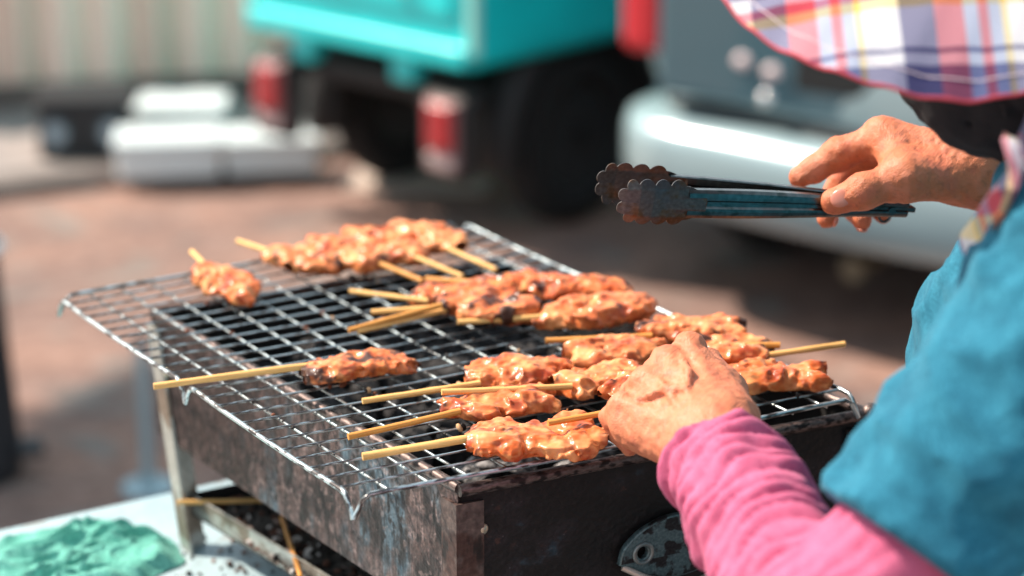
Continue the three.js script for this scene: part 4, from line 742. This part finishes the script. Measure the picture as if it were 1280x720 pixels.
// right hand round the tongs
const nails = [];
{
  const Z = (x, y, z) => onZ(x, y, z), W = J.rWr, prims = [], fa = J.rEl.clone().sub(W).normalize();
  const mcp = [Z(1103, 172, -1.648), Z(1117, 176, -1.668), Z(1131, 186, -1.685), Z(1147, 200, -1.698)];
  const F = [[mcp[0], Z(1048, 193, -1.652), Z(1019, 211, -1.652), Z(1000, 221, -1.65)], [mcp[1], Z(1062, 206, -1.692), Z(1040, 250, -1.69), Z(1034, 272, -1.664)], [mcp[2], Z(1085, 222, -1.712), Z(1070, 262, -1.702), Z(1078, 275, -1.672)], [mcp[3], Z(1114, 232, -1.716), Z(1102, 262, -1.702), Z(1104, 268, -1.682)]];
  const R = [0.0116, 0.0113, 0.0106, 0.0095];
  const wr = [Z(1216, 198, -1.625), Z(1217, 198, -1.642), Z(1218, 203, -1.655), Z(1220, 210, -1.66)];
  for (let i = 0; i < 4; i++) {
    prims.push([wr[i], mcp[i], 0.0165, R[i] * 1.15, 0.014]);
    const [a, b, c, d] = F[i]; prims.push([a, b, R[i] * 1.05, R[i] * 0.98, 0.005], [b, c, R[i] * 0.96, R[i] * 0.86, 0.0035], [c, d, R[i] * 0.86, R[i] * 0.7, 0.003]);
  }
  prims.push([Z(1180, 214, -1.64), Z(1135, 205, -1.66), 0.02, 0.017, 0.016]);
  // thumb
  const t0 = Z(1200, 222, -1.622), t1 = Z(1132, 222, -1.604), t2 = Z(1079, 239, -1.597), t3 = Z(1043, 252, -1.6);
  prims.push([t0, t1, 0.019, 0.0158, 0.016], [t1, t2, 0.0145, 0.0118, 0.007], [t2, t3, 0.0118, 0.0098, 0.004]);
  prims.push([W, W.clone().addScaledVector(fa, 0.16), 0.0262, 0.033, 0.022]);
  prims.push([Z(1105, 170, -1.645), t1, 0.0105, 0.013, 0.014]);      // web between thumb and index
  const kn = [[mcp[0], 0.0128], [F[0][1], 0.0118], [t2, 0.0124], [mcp[1], 0.0125]];
  const tdir = t3.clone().sub(t2).normalize(), tn = V(0.05, 0.42, 0.9).addScaledVector(tdir, -V(0.05, 0.42, 0.9).dot(tdir)).normalize(), ts = tdir.clone().cross(tn);
  const fn = (p) => {
    let d = 1; for (const [a, b, ra, rb, k] of prims) d = smin(d, cap(p, a, b, ra, rb), k);
    for (const [c, r] of kn) d = smin(d, p.distanceTo(c) - r, 0.006);
    if (d < 0.012) {
      // creases over the thumb joint and the web, fine skin relief
      const q = p.clone().sub(t2), al = q.dot(tdir), up = q.dot(tn); if (up > 0) d += 0.0006 * Math.exp(-Math.pow((al + 0.001) / 0.009, 2)) * Math.max(0, Math.cos(al * 2600)) ;
      const w = p.clone().sub(t1), aw = w.dot(tdir); d += 0.0004 * Math.exp(-(Math.pow((aw + 0.022) / 0.02, 2))) * Math.max(0, Math.cos((aw + 0.3 * w.y) * 1500));
      d -= 0.0006 * fbm(p.x * 240, p.y * 240, p.z * 240, 3) + 0.0008 * N3(p.x * 80, p.y * 80, p.z * 80) + 0.0007 * (1 - 2.2 * Math.abs(N3(p.x * 140, p.y * 140, p.z * 140)));
    }
    return d;
  };
  const B = bb([...F.flat(), t0, t1, t2, t3, ...wr, W.clone().addScaledVector(fa, 0.1)], 0.032);
  rHand = nets((p) => Math.max(fn(p), p.clone().sub(W).dot(fa) - 0.1), B.min, B.max, 0.0018, null, skinC(lin(190, 108, 70)));
  nails.push({ c: t2.clone().lerp(t3, 0.72).addScaledVector(tn, 0.0094), d: tdir, n: tn, w: 0.0068, l: 0.0082 });
  for (const i of [1, 2]) { const d = F[i][3].clone().sub(F[i][2]).normalize(), n0 = V(0.0, -0.3, 1).addScaledVector(d, -V(0, -0.3, 1).dot(d)).normalize(); nails.push({ c: F[i][3].clone().addScaledVector(d, 0.002).addScaledVector(n0, 0.0068), d, n: n0, w: 0.0045, l: 0.0052 }); }
}
// the rest of the body: torso, head, arms and legs in one coarse field, hands merged in
const lLeg = [J.hip.clone().addScaledVector(rgt, -0.085), V(0.40, 0.43, -1.17), V(0.44, 0.07, -1.13)], rLeg = [J.hip.clone().addScaledVector(rgt, 0.085), V(0.50, 0.43, -1.34), V(0.55, 0.07, -1.30)];
const bodyPr = [
  [J.hip, J.chest, 0.115, 0.12, 0.05], [J.chest, J.neck, 0.115, 0.06, 0.05], [J.lSh, J.rSh, 0.05, 0.05, 0.05], [J.neck, J.head.clone().add(V(0.02, -0.05, 0)), 0.05, 0.05, 0.03],
  [J.lSh, J.lEl, 0.046, 0.038, 0.03], [J.lEl, J.lWr.clone().lerp(J.lEl, 0.25), 0.037, 0.028, 0.02], [J.rSh, J.rEl, 0.044, 0.037, 0.03], [J.rEl, J.rWr.clone().lerp(J.rEl, 0.35), 0.037, 0.03, 0.02],
  [lLeg[0], lLeg[1], 0.085, 0.055, 0.04], [lLeg[1], lLeg[2], 0.054, 0.036, 0.03], [rLeg[0], rLeg[1], 0.085, 0.055, 0.04], [rLeg[1], rLeg[2], 0.054, 0.036, 0.03],
  [lLeg[2].clone().setY(0.04), lLeg[2].clone().setY(0.035).addScaledVector(fwd, 0.15), 0.036, 0.03, 0.02], [rLeg[2].clone().setY(0.04), rLeg[2].clone().setY(0.035).addScaledVector(fwd, 0.15), 0.036, 0.03, 0.02],
];
const bodyFn = (p) => { let d = 1; for (const [a, b, ra, rb, k] of bodyPr) d = smin(d, cap(p, a, b, ra, rb), k); return d; };
{
  const B = new THREE.Box3(V(0.12, -0.01, -1.75), V(0.75, 1.3, -1.0)), skin = skinC(lin(196, 122, 88));
  const body = nets((p) => Math.min(bodyFn(p), 1), B.min, B.max, 0.013, null, skin);
  // head with a face: skull, jaw, nose, brows, ears; it looks down at the grill
  const hf = fwd.clone().multiplyScalar(0.95).add(V(0, -0.3, 0)).normalize(), hu = rgt.clone().cross(hf).normalize(); if (hu.y < 0) hu.negate();
  const q = V(0, 0, 0), H = J.head, face = (p) => {
    q.copy(p).sub(H); const x = q.dot(rgt), y = q.dot(hu), z = q.dot(hf); q.set(x, y, z);
    let d = ell(q, V(0, 0.025, -0.012), 0.072, 0.085, 0.09); d = smin(d, ell(q, V(0, -0.045, 0.03), 0.052, 0.06, 0.055), 0.03);
    d = smin(d, cap(q, V(0, 0.012, 0.082), V(0, -0.02, 0.1), 0.008, 0.012), 0.012);
    for (const s of [-1, 1]) { d = smin(d, cap(q, V(s * 0.012, 0.026, 0.076), V(s * 0.045, 0.026, 0.06), 0.008, 0.008), 0.012); d = smax(d, -(q.distanceTo(V(s * 0.03, 0.01, 0.086)) - 0.013), 0.008); d = smin(d, q.distanceTo(V(s * 0.03, 0.01, 0.069)) - 0.0115, 0.002); d = smin(d, ell(q, V(s * 0.074, 0.0, -0.005), 0.009, 0.03, 0.018), 0.006); }
    d = smin(d, cap(q, V(-0.018, -0.05, 0.079), V(0.018, -0.05, 0.079), 0.0055, 0.0055), 0.008); d = smin(d, cap(q, V(-0.014, -0.061, 0.076), V(0.014, -0.061, 0.076), 0.006, 0.006), 0.006);
    const np = J.neck.clone().sub(H), nl = V(np.dot(rgt), np.dot(hu), np.dot(hf)); d = smin(d, cap(q, V(0, -0.03, -0.02), nl, 0.052, 0.055), 0.03);
    return d;
  };
  const hb = bb([H, J.neck], 0.13), head = nets(face, hb.min, hb.max, 0.0055, null, skin);
  const g = mergeGeometries([body, head, lHand, rHand].map((k) => { const m = k.toNonIndexed ? k : k; return m; }));
  const skinBump = tex(512, 512, (u, v) => 0.6 - 1.6 * Math.pow(Math.abs(tor(u, v, 46, 91)), 0.7) + 0.5 * tor(u, v, 150, 93), [14, 14], false);
  pp('body', g, phys({ vertexColors: true, roughness: 0.52, bumpMap: skinBump, bumpScale: 0.00045, sheen: 0.15, sheenColor: new THREE.Color(0.9, 0.5, 0.35), sheenRoughness: 0.5 }));
  // hair under the hat, with a dark cloth round neck and chin
  const hair = nets((p) => { const d = face(p) - 0.011; q.copy(p).sub(H); const z = q.dot(hf), y = q.dot(hu); const hd = Math.max(d, -(face(p) - 0.003), smax(z - 0.012 - 0.3 * y, -(y + 0.2), 0.01)) + 0.0025 * N3(p.x * 130, p.y * 22, p.z * 130); return Math.max(hd, p.clone().sub(hatC).dot(V(-0.1, 0.8, 0.6).normalize()) + 0.004); }, hb.min, hb.max, 0.005);
  pp('hair', hair, std({ color: rgb(26, 20, 19), roughness: 0.6 }));
  const wrap = nets((p) => { const d = face(p) - 0.014; q.copy(p).sub(H); const y = q.dot(hu); return Math.max(d + 0.004 * N3(p.x * 60, p.y * 90, p.z * 60), -(face(p) - 0.004), y + 0.03 + 0.2 * q.dot(hf), J.neck.y - 0.05 - p.y); }, hb.min.clone().addScalar(-0.02), hb.max.clone().addScalar(0.02), 0.005);
  pp('neck_wrap', wrap, std({ color: rgb(20, 18, 22), roughness: 0.9 }));
}
for (const k of nails) {
  const s = k.n.clone().cross(k.d).normalize(), g = new THREE.SphereGeometry(1, 20, 12); g.scale(k.l, k.w, 0.0022);
  g.applyMatrix4(new THREE.Matrix4().makeBasis(k.d, s, k.n).setPosition(k.c)); pp('finger_nail', g, phys({ color: rgb(196, 124, 104), roughness: 0.3, clearcoat: 0.3 }));
}
// clothes
const cloth = (r, g, b, k, s, rep) => tex(512, 512, (u, v) => { const n = tor(u, v, 9, s), f = tor(u, v, 150, s + 2), w = ((u * 512 | 0) + (v * 512 | 0)) % 2 ? 1 : -1; return [r + k * 0.5 * n + k * f + 2 * w, g + k * 0.5 * n + k * f + 2 * w, b + k * 0.5 * n + k * f + 2 * w]; }, rep);
const weave = tex(256, 256, (u, v) => 0.5 + 0.25 * Math.sin(u * Math.PI * 2 * 32) * Math.sin(v * Math.PI * 2 * 32) + 0.25 * tor(u, v, 80, 97), [26, 26], false);
{
  // shirt: loose over torso and upper arms, open hems
  const A = J.lEl.clone().sub(J.lSh), la = A.length(); A.normalize(); const Bv = J.rEl.clone().sub(J.rSh), lb = Bv.length(); Bv.normalize();
  const pr = [[J.hip.clone().add(V(0, -0.08, 0)), J.chest, 0.158, 0.145, 0.06], [J.chest, J.neck, 0.14, 0.075, 0.06], [J.lSh, J.rSh, 0.062, 0.06, 0.06],
    [J.chest.clone().addScaledVector(fwd, 0.03), V(0.375, 1.0, -1.445), 0.12, 0.1, 0.06], [J.lSh, J.lEl, 0.064, 0.058, 0.045], [J.rSh, J.rEl, 0.06, 0.052, 0.04]];
  const fold = (p) => 0.009 * fbm(p.x * 14 + 3, p.y * 9, p.z * 14, 3) + 0.006 * (1 - Math.pow(Math.abs(N3(p.x * 20 + p.y * 16, p.y * 9 - p.x * 8, p.z * 20)), 0.8) * 2.4) - 0.003 * Math.pow(1 - Math.abs(N3(p.x * 34 - p.y * 20, p.y * 16, p.z * 34)), 6);
  const fn = (p) => {
    let d = 1; for (const [a, b, ra, rb, k] of pr) d = smin(d, cap(p, a, b, ra, rb), k); d -= fold(p);
    const sl = (p.x - J.lSh.x) * A.x + (p.y - J.lSh.y) * A.y + (p.z - J.lSh.z) * A.z, sr = (p.x - J.rSh.x) * Bv.x + (p.y - J.rSh.y) * Bv.y + (p.z - J.rSh.z) * Bv.z;
    const dl = cap(p, J.lSh, J.lEl, 0.064, 0.058), dr = cap(p, J.rSh, J.rEl, 0.06, 0.052);
    if (dl < 0.03) d = Math.max(d, (sl - la * 0.715) * 0.9); if (dr < 0.03 && sr > lb * 0.5) d = Math.max(d, (sr - lb * 0.8) * 0.9);
    if (dl < 0.03) d -= 0.0015 * Math.exp(-Math.pow((sl - la * 0.715 + 0.004) / 0.004, 2)) - 0.0012 * Math.exp(-Math.pow((sl - la * 0.715 + 0.019) / 0.0025, 2));
    // hollow near the hems
    if (sl > la * 0.45) d = Math.max(d, -(dl + 0.027)); 
    d = Math.max(d, 0.735 + 0.006 * Math.sin(p.x * 40) - p.y); return Math.max(d, p.y - 1.232);
  };
  const g = nets(fn, V(0.1, 0.715, -1.72), V(0.72, 1.26, -1.06), 0.0055, (p) => [p.x * 0.8 + p.z * 0.9, p.y + 0.2 * p.z]);
  const map = cloth(24, 102, 126, 62, 101, [7, 7]);
  pp('shirt', g, phys({ map, roughness: 0.95, bumpMap: weave, bumpScale: 0.0005, sheen: 0.35, sheenColor: new THREE.Color(0.3, 0.6, 0.7), sheenRoughness: 0.6 }));
}
{
  // pink arm sleeves: gathered folds running round the arm
  const sleeve = (Wr, El, Sh, seed, c0, rW, rE, mat, up) => {
    const ax = El.clone().sub(Wr), L = ax.length(); ax.normalize(); const e1 = V(0, 1, 0).addScaledVector(ax, -ax.y).normalize(), e2 = ax.clone().cross(e1);
    const ua = Sh.clone().sub(El).normalize();
    const fn = (p) => {
      const q = p.clone().sub(Wr), s = q.dot(ax), th = Math.atan2(q.dot(e2), q.dot(e1));
      let d = cap(p, Wr, El, rW, rE); if (d > 0.03 && cap(p, El, El.clone().addScaledVector(ua, 0.14), rE, rE) > 0.03) return d; d = smin(d, cap(p, El, El.clone().addScaledVector(ua, 0.14), rE, rE * 0.9), 0.03);
      const gather = Math.exp(-Math.max(0, s) / 0.15), w = s * 430 + 2.4 * Math.sin(th + seed) + 4.2 * N3(s * 22, Math.cos(th) * 1.2 + seed, Math.sin(th) * 1.2) + 0.9 * Math.sin(2 * th + s * 30);
      const f = Math.pow(Math.abs(Math.sin(w * 0.5)), 0.6) * (0.35 + 1.1 * clamp(0.5 + N3(Math.cos(th) * 1.6 + seed, Math.sin(th) * 1.6, s * 26)));
      const w2 = s * 190 + th * 1.5 + 3 * N3(p.x * 30, p.y * 30, p.z * 30); d -= 0.0085 * f * (0.3 + 0.7 * gather) + 0.003 * Math.pow(Math.abs(Math.sin(w2 * 0.5)), 0.8) + 0.0012 * fbm(p.x * 60, p.y * 60, p.z * 60, 3);
      d -= 0.0022 * Math.exp(-Math.pow((s - c0 - 0.004) / 0.006, 2));    // turned cuff
      const tilt = 0.01 * Math.cos(th + 0.4) + 0.004 * N3(Math.cos(th) * 2, Math.sin(th) * 2, 3);
      d = Math.max(d, c0 + tilt - s);
      const inner = cap(p, Wr, El, rW - 0.006, rE - 0.006); d = Math.max(d, -Math.max(inner, s - c0 - 0.03));
      return Math.max(d, p.clone().sub(El).dot(ua) - up);
    };
    const B = bb([Wr, El, El.clone().addScaledVector(ua, up)], 0.075);
    return nets(fn, B.min, B.max, 0.0022, (p) => { const q = p.clone().sub(Wr); return [q.dot(ax), Math.atan2(q.dot(e2), q.dot(e1)) * 0.045]; });
  };
  const map = cloth(188, 90, 124, 46, 111, [9, 9]);
  const M = phys({ map, roughness: 0.95, bumpMap: weave, bumpScale: 0.0005, sheen: 0.4, sheenColor: new THREE.Color(0.9, 0.5, 0.7), sheenRoughness: 0.6 });
  pp('arm_sleeve', sleeve(J.lWr, J.lEl, J.lSh, 2.3, 0.02, 0.033, 0.042, M, 0.098), M);
}
{
  // trousers and shoes
  const pr = [[J.hip, J.hip.clone().add(V(0, 0.06, 0)), 0.135, 0.13, 0.05], [lLeg[0], lLeg[1], 0.1, 0.075, 0.05], [lLeg[1], lLeg[2], 0.074, 0.062, 0.03], [rLeg[0], rLeg[1], 0.1, 0.075, 0.05], [rLeg[1], rLeg[2], 0.074, 0.062, 0.03]];
  const g = nets((p) => { let d = 1; for (const [a, b, ra, rb, k] of pr) d = smin(d, cap(p, a, b, ra, rb), k); d -= 0.004 * fbm(p.x * 22, p.y * 12, p.z * 22, 3); return Math.max(d, 0.07 - p.y, p.y - 0.86); }, V(0.24, 0.05, -1.52), V(0.74, 0.88, -0.98), 0.011);
  pp('trousers', g, std({ map: cloth(44, 50, 66, 14, 121, [6, 6]), roughness: 0.95 }));
  for (const l of [lLeg, rLeg]) { const a = l[2].clone().setY(0.042), b = a.clone().addScaledVector(fwd, 0.16); const s = nets((p) => Math.max(smin(cap(p, a, b, 0.046, 0.04), cap(p, a, a.clone().setY(0.09), 0.044, 0.05), 0.02), 0.002 - p.y), a.clone().min(b).addScalar(-0.07).setY(-0.006), a.clone().max(b).addScalar(0.08), 0.006); pp('shoe', s, std({ color: rgb(40, 36, 36), roughness: 0.7 })); }
}
// plaid cloth hat and its neck flap
const plaid = (() => {
  // stripes along one axis: [start, width, colour]; both axes woven together
  const col = { w: [236, 236, 240], r: [200, 58, 78], n: [50, 50, 106], y: [238, 208, 110], g: [176, 206, 70], p: [240, 196, 200], b: [150, 170, 210], o: [236, 150, 60] };
  const warp = [[0, 0.24, 'n'], [0.24, 0.2, 'r'], [0.44, 0.1, 'b'], [0.54, 0.07, 'r'], [0.61, 0.09, 'b'], [0.7, 0.04, 'y'], [0.74, 0.26, 'w']];
  const weft = [[0, 0.2, 'n'], [0.2, 0.07, 'w'], [0.27, 0.03, 'n'], [0.3, 0.26, 'w'], [0.56, 0.07, 'y'], [0.63, 0.07, 'r'], [0.7, 0.08, 'w'], [0.78, 0.04, 'n'], [0.82, 0.08, 'w'], [0.9, 0.1, 'r']];
  const pick = (L, t) => { for (const [a, w, c] of L) if (t >= a && t < a + w) return col[c]; return col.w; };
  return tex(1024, 1024, (u, v, i, j) => { const a = pick(warp, u), b = pick(weft, v), tw = ((i + j) >> 1) % 2, f = tor(u, v, 200, 131) * 26, k = tw ? 0.62 : 0.38; return [0, 1, 2].map((q) => lerp(a[q], b[q], k) + f); });
})();
const plaidM = (rep, rot = 0) => { const t = plaid.clone(); t.repeat.set(rep, rep * 0.8); t.rotation = rot; t.needsUpdate = true; return phys({ map: t, roughness: 0.95, bumpMap: weave, bumpScale: 0.0004, side: THREE.DoubleSide, transmission: 0.35, thickness: 0 }); };
{
  // brim: a floppy disc of cloth, tipped toward the street side; local x right, z toward the camera
  const C = hatC, n0 = V(-0.1, 0.8, 0.6).normalize(), xr = V(1, 0.02, 0).addScaledVector(n0, -V(1, 0.02, 0).dot(n0)).normalize(), zr = xr.clone().cross(n0);
  const loc = (x, y, z) => C.clone().addScaledVector(xr, x).addScaledVector(n0, y).addScaledVector(zr, z);
  const P = [], U = [], I = [], na = 96, nr = 18, r0 = 0.092, r1 = 0.15, ox = 0.045, oz = -0.05;
  const surf = (a, f, o) => { const x = lerp(ox + r0 * Math.cos(a), r1 * Math.cos(a), f), z = lerp(oz + r0 * Math.sin(a), r1 * Math.sin(a), f), dr = -0.008 * f - 0.01 * f * f + 0.004 * f * Math.sin(3 * a + 1) + 0.0025 * f * Math.sin(7 * a) + 0.0012 * f * Math.sin(31 * a); return loc(x, dr + o, z); };
  for (const o of [0.0012, -0.0012]) for (let j = 0; j <= nr; j++) for (let i = 0; i <= na; i++) { const a = i / na * 2 * Math.PI, f = j / nr, p = surf(a, f, o); P.push(p.x, p.y, p.z); U.push(lerp(ox + r0 * Math.cos(a), r1 * Math.cos(a), f), -lerp(oz + r0 * Math.sin(a), r1 * Math.sin(a), f)); }
  const st = (nr + 1) * (na + 1);
  for (let o = 0; o < 2; o++) for (let j = 0; j < nr; j++) for (let i = 0; i < na; i++) { const a = o * st + j * (na + 1) + i, b = a + na + 1; if (!o) I.push(a, a + 1, b, b, a + 1, b + 1); else I.push(a, b, a + 1, b, b + 1, a + 1); }
  const g = new THREE.BufferGeometry(); g.setAttribute('position', new THREE.Float32BufferAttribute(P, 3)); g.setAttribute('uv', new THREE.Float32BufferAttribute(U, 2)); g.setIndex(I); g.computeVertexNormals();
  const hat = new THREE.Group(); hat.name = 'hat'; person.add(hat);
  const M = plaidM(1 / 0.085); M.map.offset.set(0.42, 0.42);
  pp('brim', g, M, hat);
  const edge = []; for (let i = 0; i < na; i++) edge.push(surf(i / na * 2 * Math.PI, 1, 0));
  pp('edge_binding', tube(edge, 0.0013, 240, 8, true), std({ color: rgb(190, 70, 84), roughness: 0.9 }), hat);
  for (const f of [0.9]) { const s2 = []; for (let i = 0; i < na; i++) s2.push(surf(i / na * 2 * Math.PI, f, 0.0014)); pp('stitching', tube(s2, 0.00035, 240, 5, true), std({ color: rgb(230, 214, 220), roughness: 0.9 }), hat); }
  const crown = new THREE.LatheGeometry([[0.094, -0.003], [0.1, 0.03], [0.098, 0.065], [0.086, 0.095], [0.052, 0.113], [0, 0.117]].map((q) => new THREE.Vector2(...q)), 64);
  crown.applyMatrix4(new THREE.Matrix4().makeBasis(xr, n0, zr).setPosition(loc(ox, 0, oz))); { const uv = crown.attributes.uv; for (let i = 0; i < uv.count; i++) uv.setXY(i, uv.getX(i) * 0.56, uv.getY(i) * 0.15); }
  pp('crown', crown, plaidM(1 / 0.085), hat);
  // plaid scarf end hanging from under the hat over the shoulder
  const pts = [onZ(1340, 130, -1.29), onZ(1298, 188, -1.25), onZ(1254, 242, -1.262), onZ(1214, 292, -1.3)], cv = new THREE.CatmullRomCurve3(pts), Q = [], UU = [], II = [], nn = 30, mw = 12;
  for (const o of [0.0014, -0.0014]) for (let i = 0; i <= nn; i++) { const t = i / nn, p = cv.getPoint(t), tg = cv.getTangent(t), wv = V(0.55, 0.6, 0.1).addScaledVector(tg, -V(0.55, 0.6, 0.1).dot(tg)).normalize(), nv = tg.clone().cross(wv); for (let k = 0; k <= mw; k++) { const y = (k / mw - 0.5) * lerp(0.05, 0.034, t); const z = 0.005 * Math.sin(k * 1.1 + t * 5) + o - 0.012 * Math.pow(2 * k / mw - 1, 2); const q = p.clone().addScaledVector(wv, y).addScaledVector(nv, -z); Q.push(q.x, q.y, q.z); UU.push(t * 0.16, y); } }
  const ss = (nn + 1) * (mw + 1); for (let o = 0; o < 2; o++) for (let i = 0; i < nn; i++) for (let k = 0; k < mw; k++) { const a = o * ss + i * (mw + 1) + k, b = a + mw + 1; if (o) II.push(a, a + 1, b, b, a + 1, b + 1); else II.push(a, b, a + 1, b, b + 1, a + 1); }
  const sg = new THREE.BufferGeometry(); sg.setAttribute('position', new THREE.Float32BufferAttribute(Q, 3)); sg.setAttribute('uv', new THREE.Float32BufferAttribute(UU, 2)); sg.setIndex(II); sg.computeVertexNormals();
  const SM = plaidM(1 / 0.075, 0.2); pp('scarf_end', sg, SM);
}

// ---------------------------------------------------------------- street parasol left of the table, whose shade falls on the road
{
  const o = thing('street_parasol', 'blue and white street parasol on a steel pole left of the table', 'parasol', [-1.85, 0, -4.28]);
  const R = 0.88, st = std({ color: rgb(190, 196, 198), roughness: 0.35, metalness: 0.7 });
  part('pole', new THREE.CylinderGeometry(0.018, 0.018, 2.36, 18).translate(0, 1.2, 0), st, o);
  part('base', new THREE.CylinderGeometry(0.2, 0.23, 0.07, 36).translate(0, 0.037, 0), std({ color: rgb(120, 120, 118), roughness: 0.9 }), o);
  part('finial', new THREE.SphereGeometry(0.025, 16, 12).translate(0, 2.4, 0), st, o);
  for (let k = 0; k < 8; k++) {
    const P = [], I = [], U = [], n = 8, m = 8;
    for (const off of [0, -0.002]) for (let j = 0; j <= n; j++) for (let i = 0; i <= m; i++) { const f = lerp(0.02, 1, j / n), a = (k + i / m) * Math.PI / 4, sag = 0.035 * f * Math.sin(Math.PI * i / m), r = R * f * (1 - 0.05 * Math.sin(Math.PI * i / m) * f); P.push(r * Math.cos(a), 2.36 - 0.32 * Math.pow(f, 1.3) - sag + off, r * Math.sin(a)); U.push(i / m, f); }
    const s = (n + 1) * (m + 1); for (let q = 0; q < 2; q++) for (let j = 0; j < n; j++) for (let i = 0; i < m; i++) { const a = q * s + j * (m + 1) + i, b = a + m + 1; if (!q) I.push(a, a + 1, b, b, a + 1, b + 1); else I.push(a, b, a + 1, b, b + 1, a + 1); }
    const g = new THREE.BufferGeometry(); g.setAttribute('position', new THREE.Float32BufferAttribute(P, 3)); g.setAttribute('uv', new THREE.Float32BufferAttribute(U, 2)); g.setIndex(I); g.computeVertexNormals();
    part('canopy_panel', g, std({ color: k % 2 ? rgb(40, 96, 150) : rgb(214, 222, 226), roughness: 0.9 }), o);
    const a = k * Math.PI / 4, e = V(R * Math.cos(a), 2.03, R * Math.sin(a)); part('rib', tube([V(0.02 * Math.cos(a), 2.33, 0.02 * Math.sin(a)), V(0.5 * R * Math.cos(a), 2.22, 0.5 * R * Math.sin(a)), e], 0.004, 12, 6), st, o);
  }
}

// scraps of burnt meat and fat stuck to the wires
{
  const R = rng(77), n = 110, im = new THREE.InstancedMesh(new THREE.IcosahedronGeometry(1, 1), std({ roughness: 0.7 }), n), m = new THREE.Matrix4(), q = new THREE.Quaternion(), c = new THREE.Color();
  for (let i = 0; i < n; i++) {
    const a = R() < 0.5, s = a ? (1 + Math.floor(R() * 13)) / 14 : 0.2 + 0.78 * R(), t = a ? 0.1 + 0.85 * R() : (1 + Math.floor(R() * 24)) / 25, z = 0.0012 + 0.0018 * R() * R();
    q.setFromEuler(new THREE.Euler(R() * 6, R() * 6, R() * 6)); m.compose(gq(s, t, a ? -0.0018 : 0.0006), q, V(z * (1 + R()), z * 0.8, z)); im.setMatrixAt(i, m);
    const k = R(); c.setRGB(...(k < 0.6 ? lin(30, 20, 16) : k < 0.85 ? lin(112, 58, 32) : lin(190, 150, 110))); im.setColorAt(i, c);
  }
  im.name = 'burnt_scraps'; im.userData = { kind: 'stuff', label: 'burnt scraps of meat stuck to the rack wires', category: 'scraps' }; im.castShadow = im.receiveShadow = true; scene.add(im);
}

// spilled crumbs and ash on the table top round the brazier's foot
{
  const R = rng(91), n = 90, im = new THREE.InstancedMesh(new THREE.IcosahedronGeometry(1, 0), std({ roughness: 0.9, flatShading: true }), n), m = new THREE.Matrix4(), q = new THREE.Quaternion(), c = new THREE.Color(), o = onH(262, 690, TY), e = onH(360, 740, TY);
  for (let i = 0; i < n; i++) {
    const p = o.clone().lerp(e, R() * 1.2 - 0.2).add(V((R() + R() - 1) * 0.05, 0, (R() + R() - 1) * 0.06)), z = 0.0008 + 0.0024 * Math.pow(R(), 3); p.y = TY + z * 0.4;
    q.setFromEuler(new THREE.Euler(R() * 6, R() * 6, R() * 6)); m.compose(p, q, V(z * (1 + R()), z * 0.7, z)); im.setMatrixAt(i, m);
    const k = R(); c.setRGB(...(k < 0.6 ? lin(44, 34, 30) : k < 0.85 ? lin(120, 74, 50) : lin(160, 150, 144))); im.setColorAt(i, c);
  }
  im.name = 'table_crumbs'; im.userData = { kind: 'stuff', label: 'dark crumbs and ash spilled on the white table', category: 'crumbs' }; im.castShadow = im.receiveShadow = true; scene.add(im);
}

renderer.render(scene, camera);
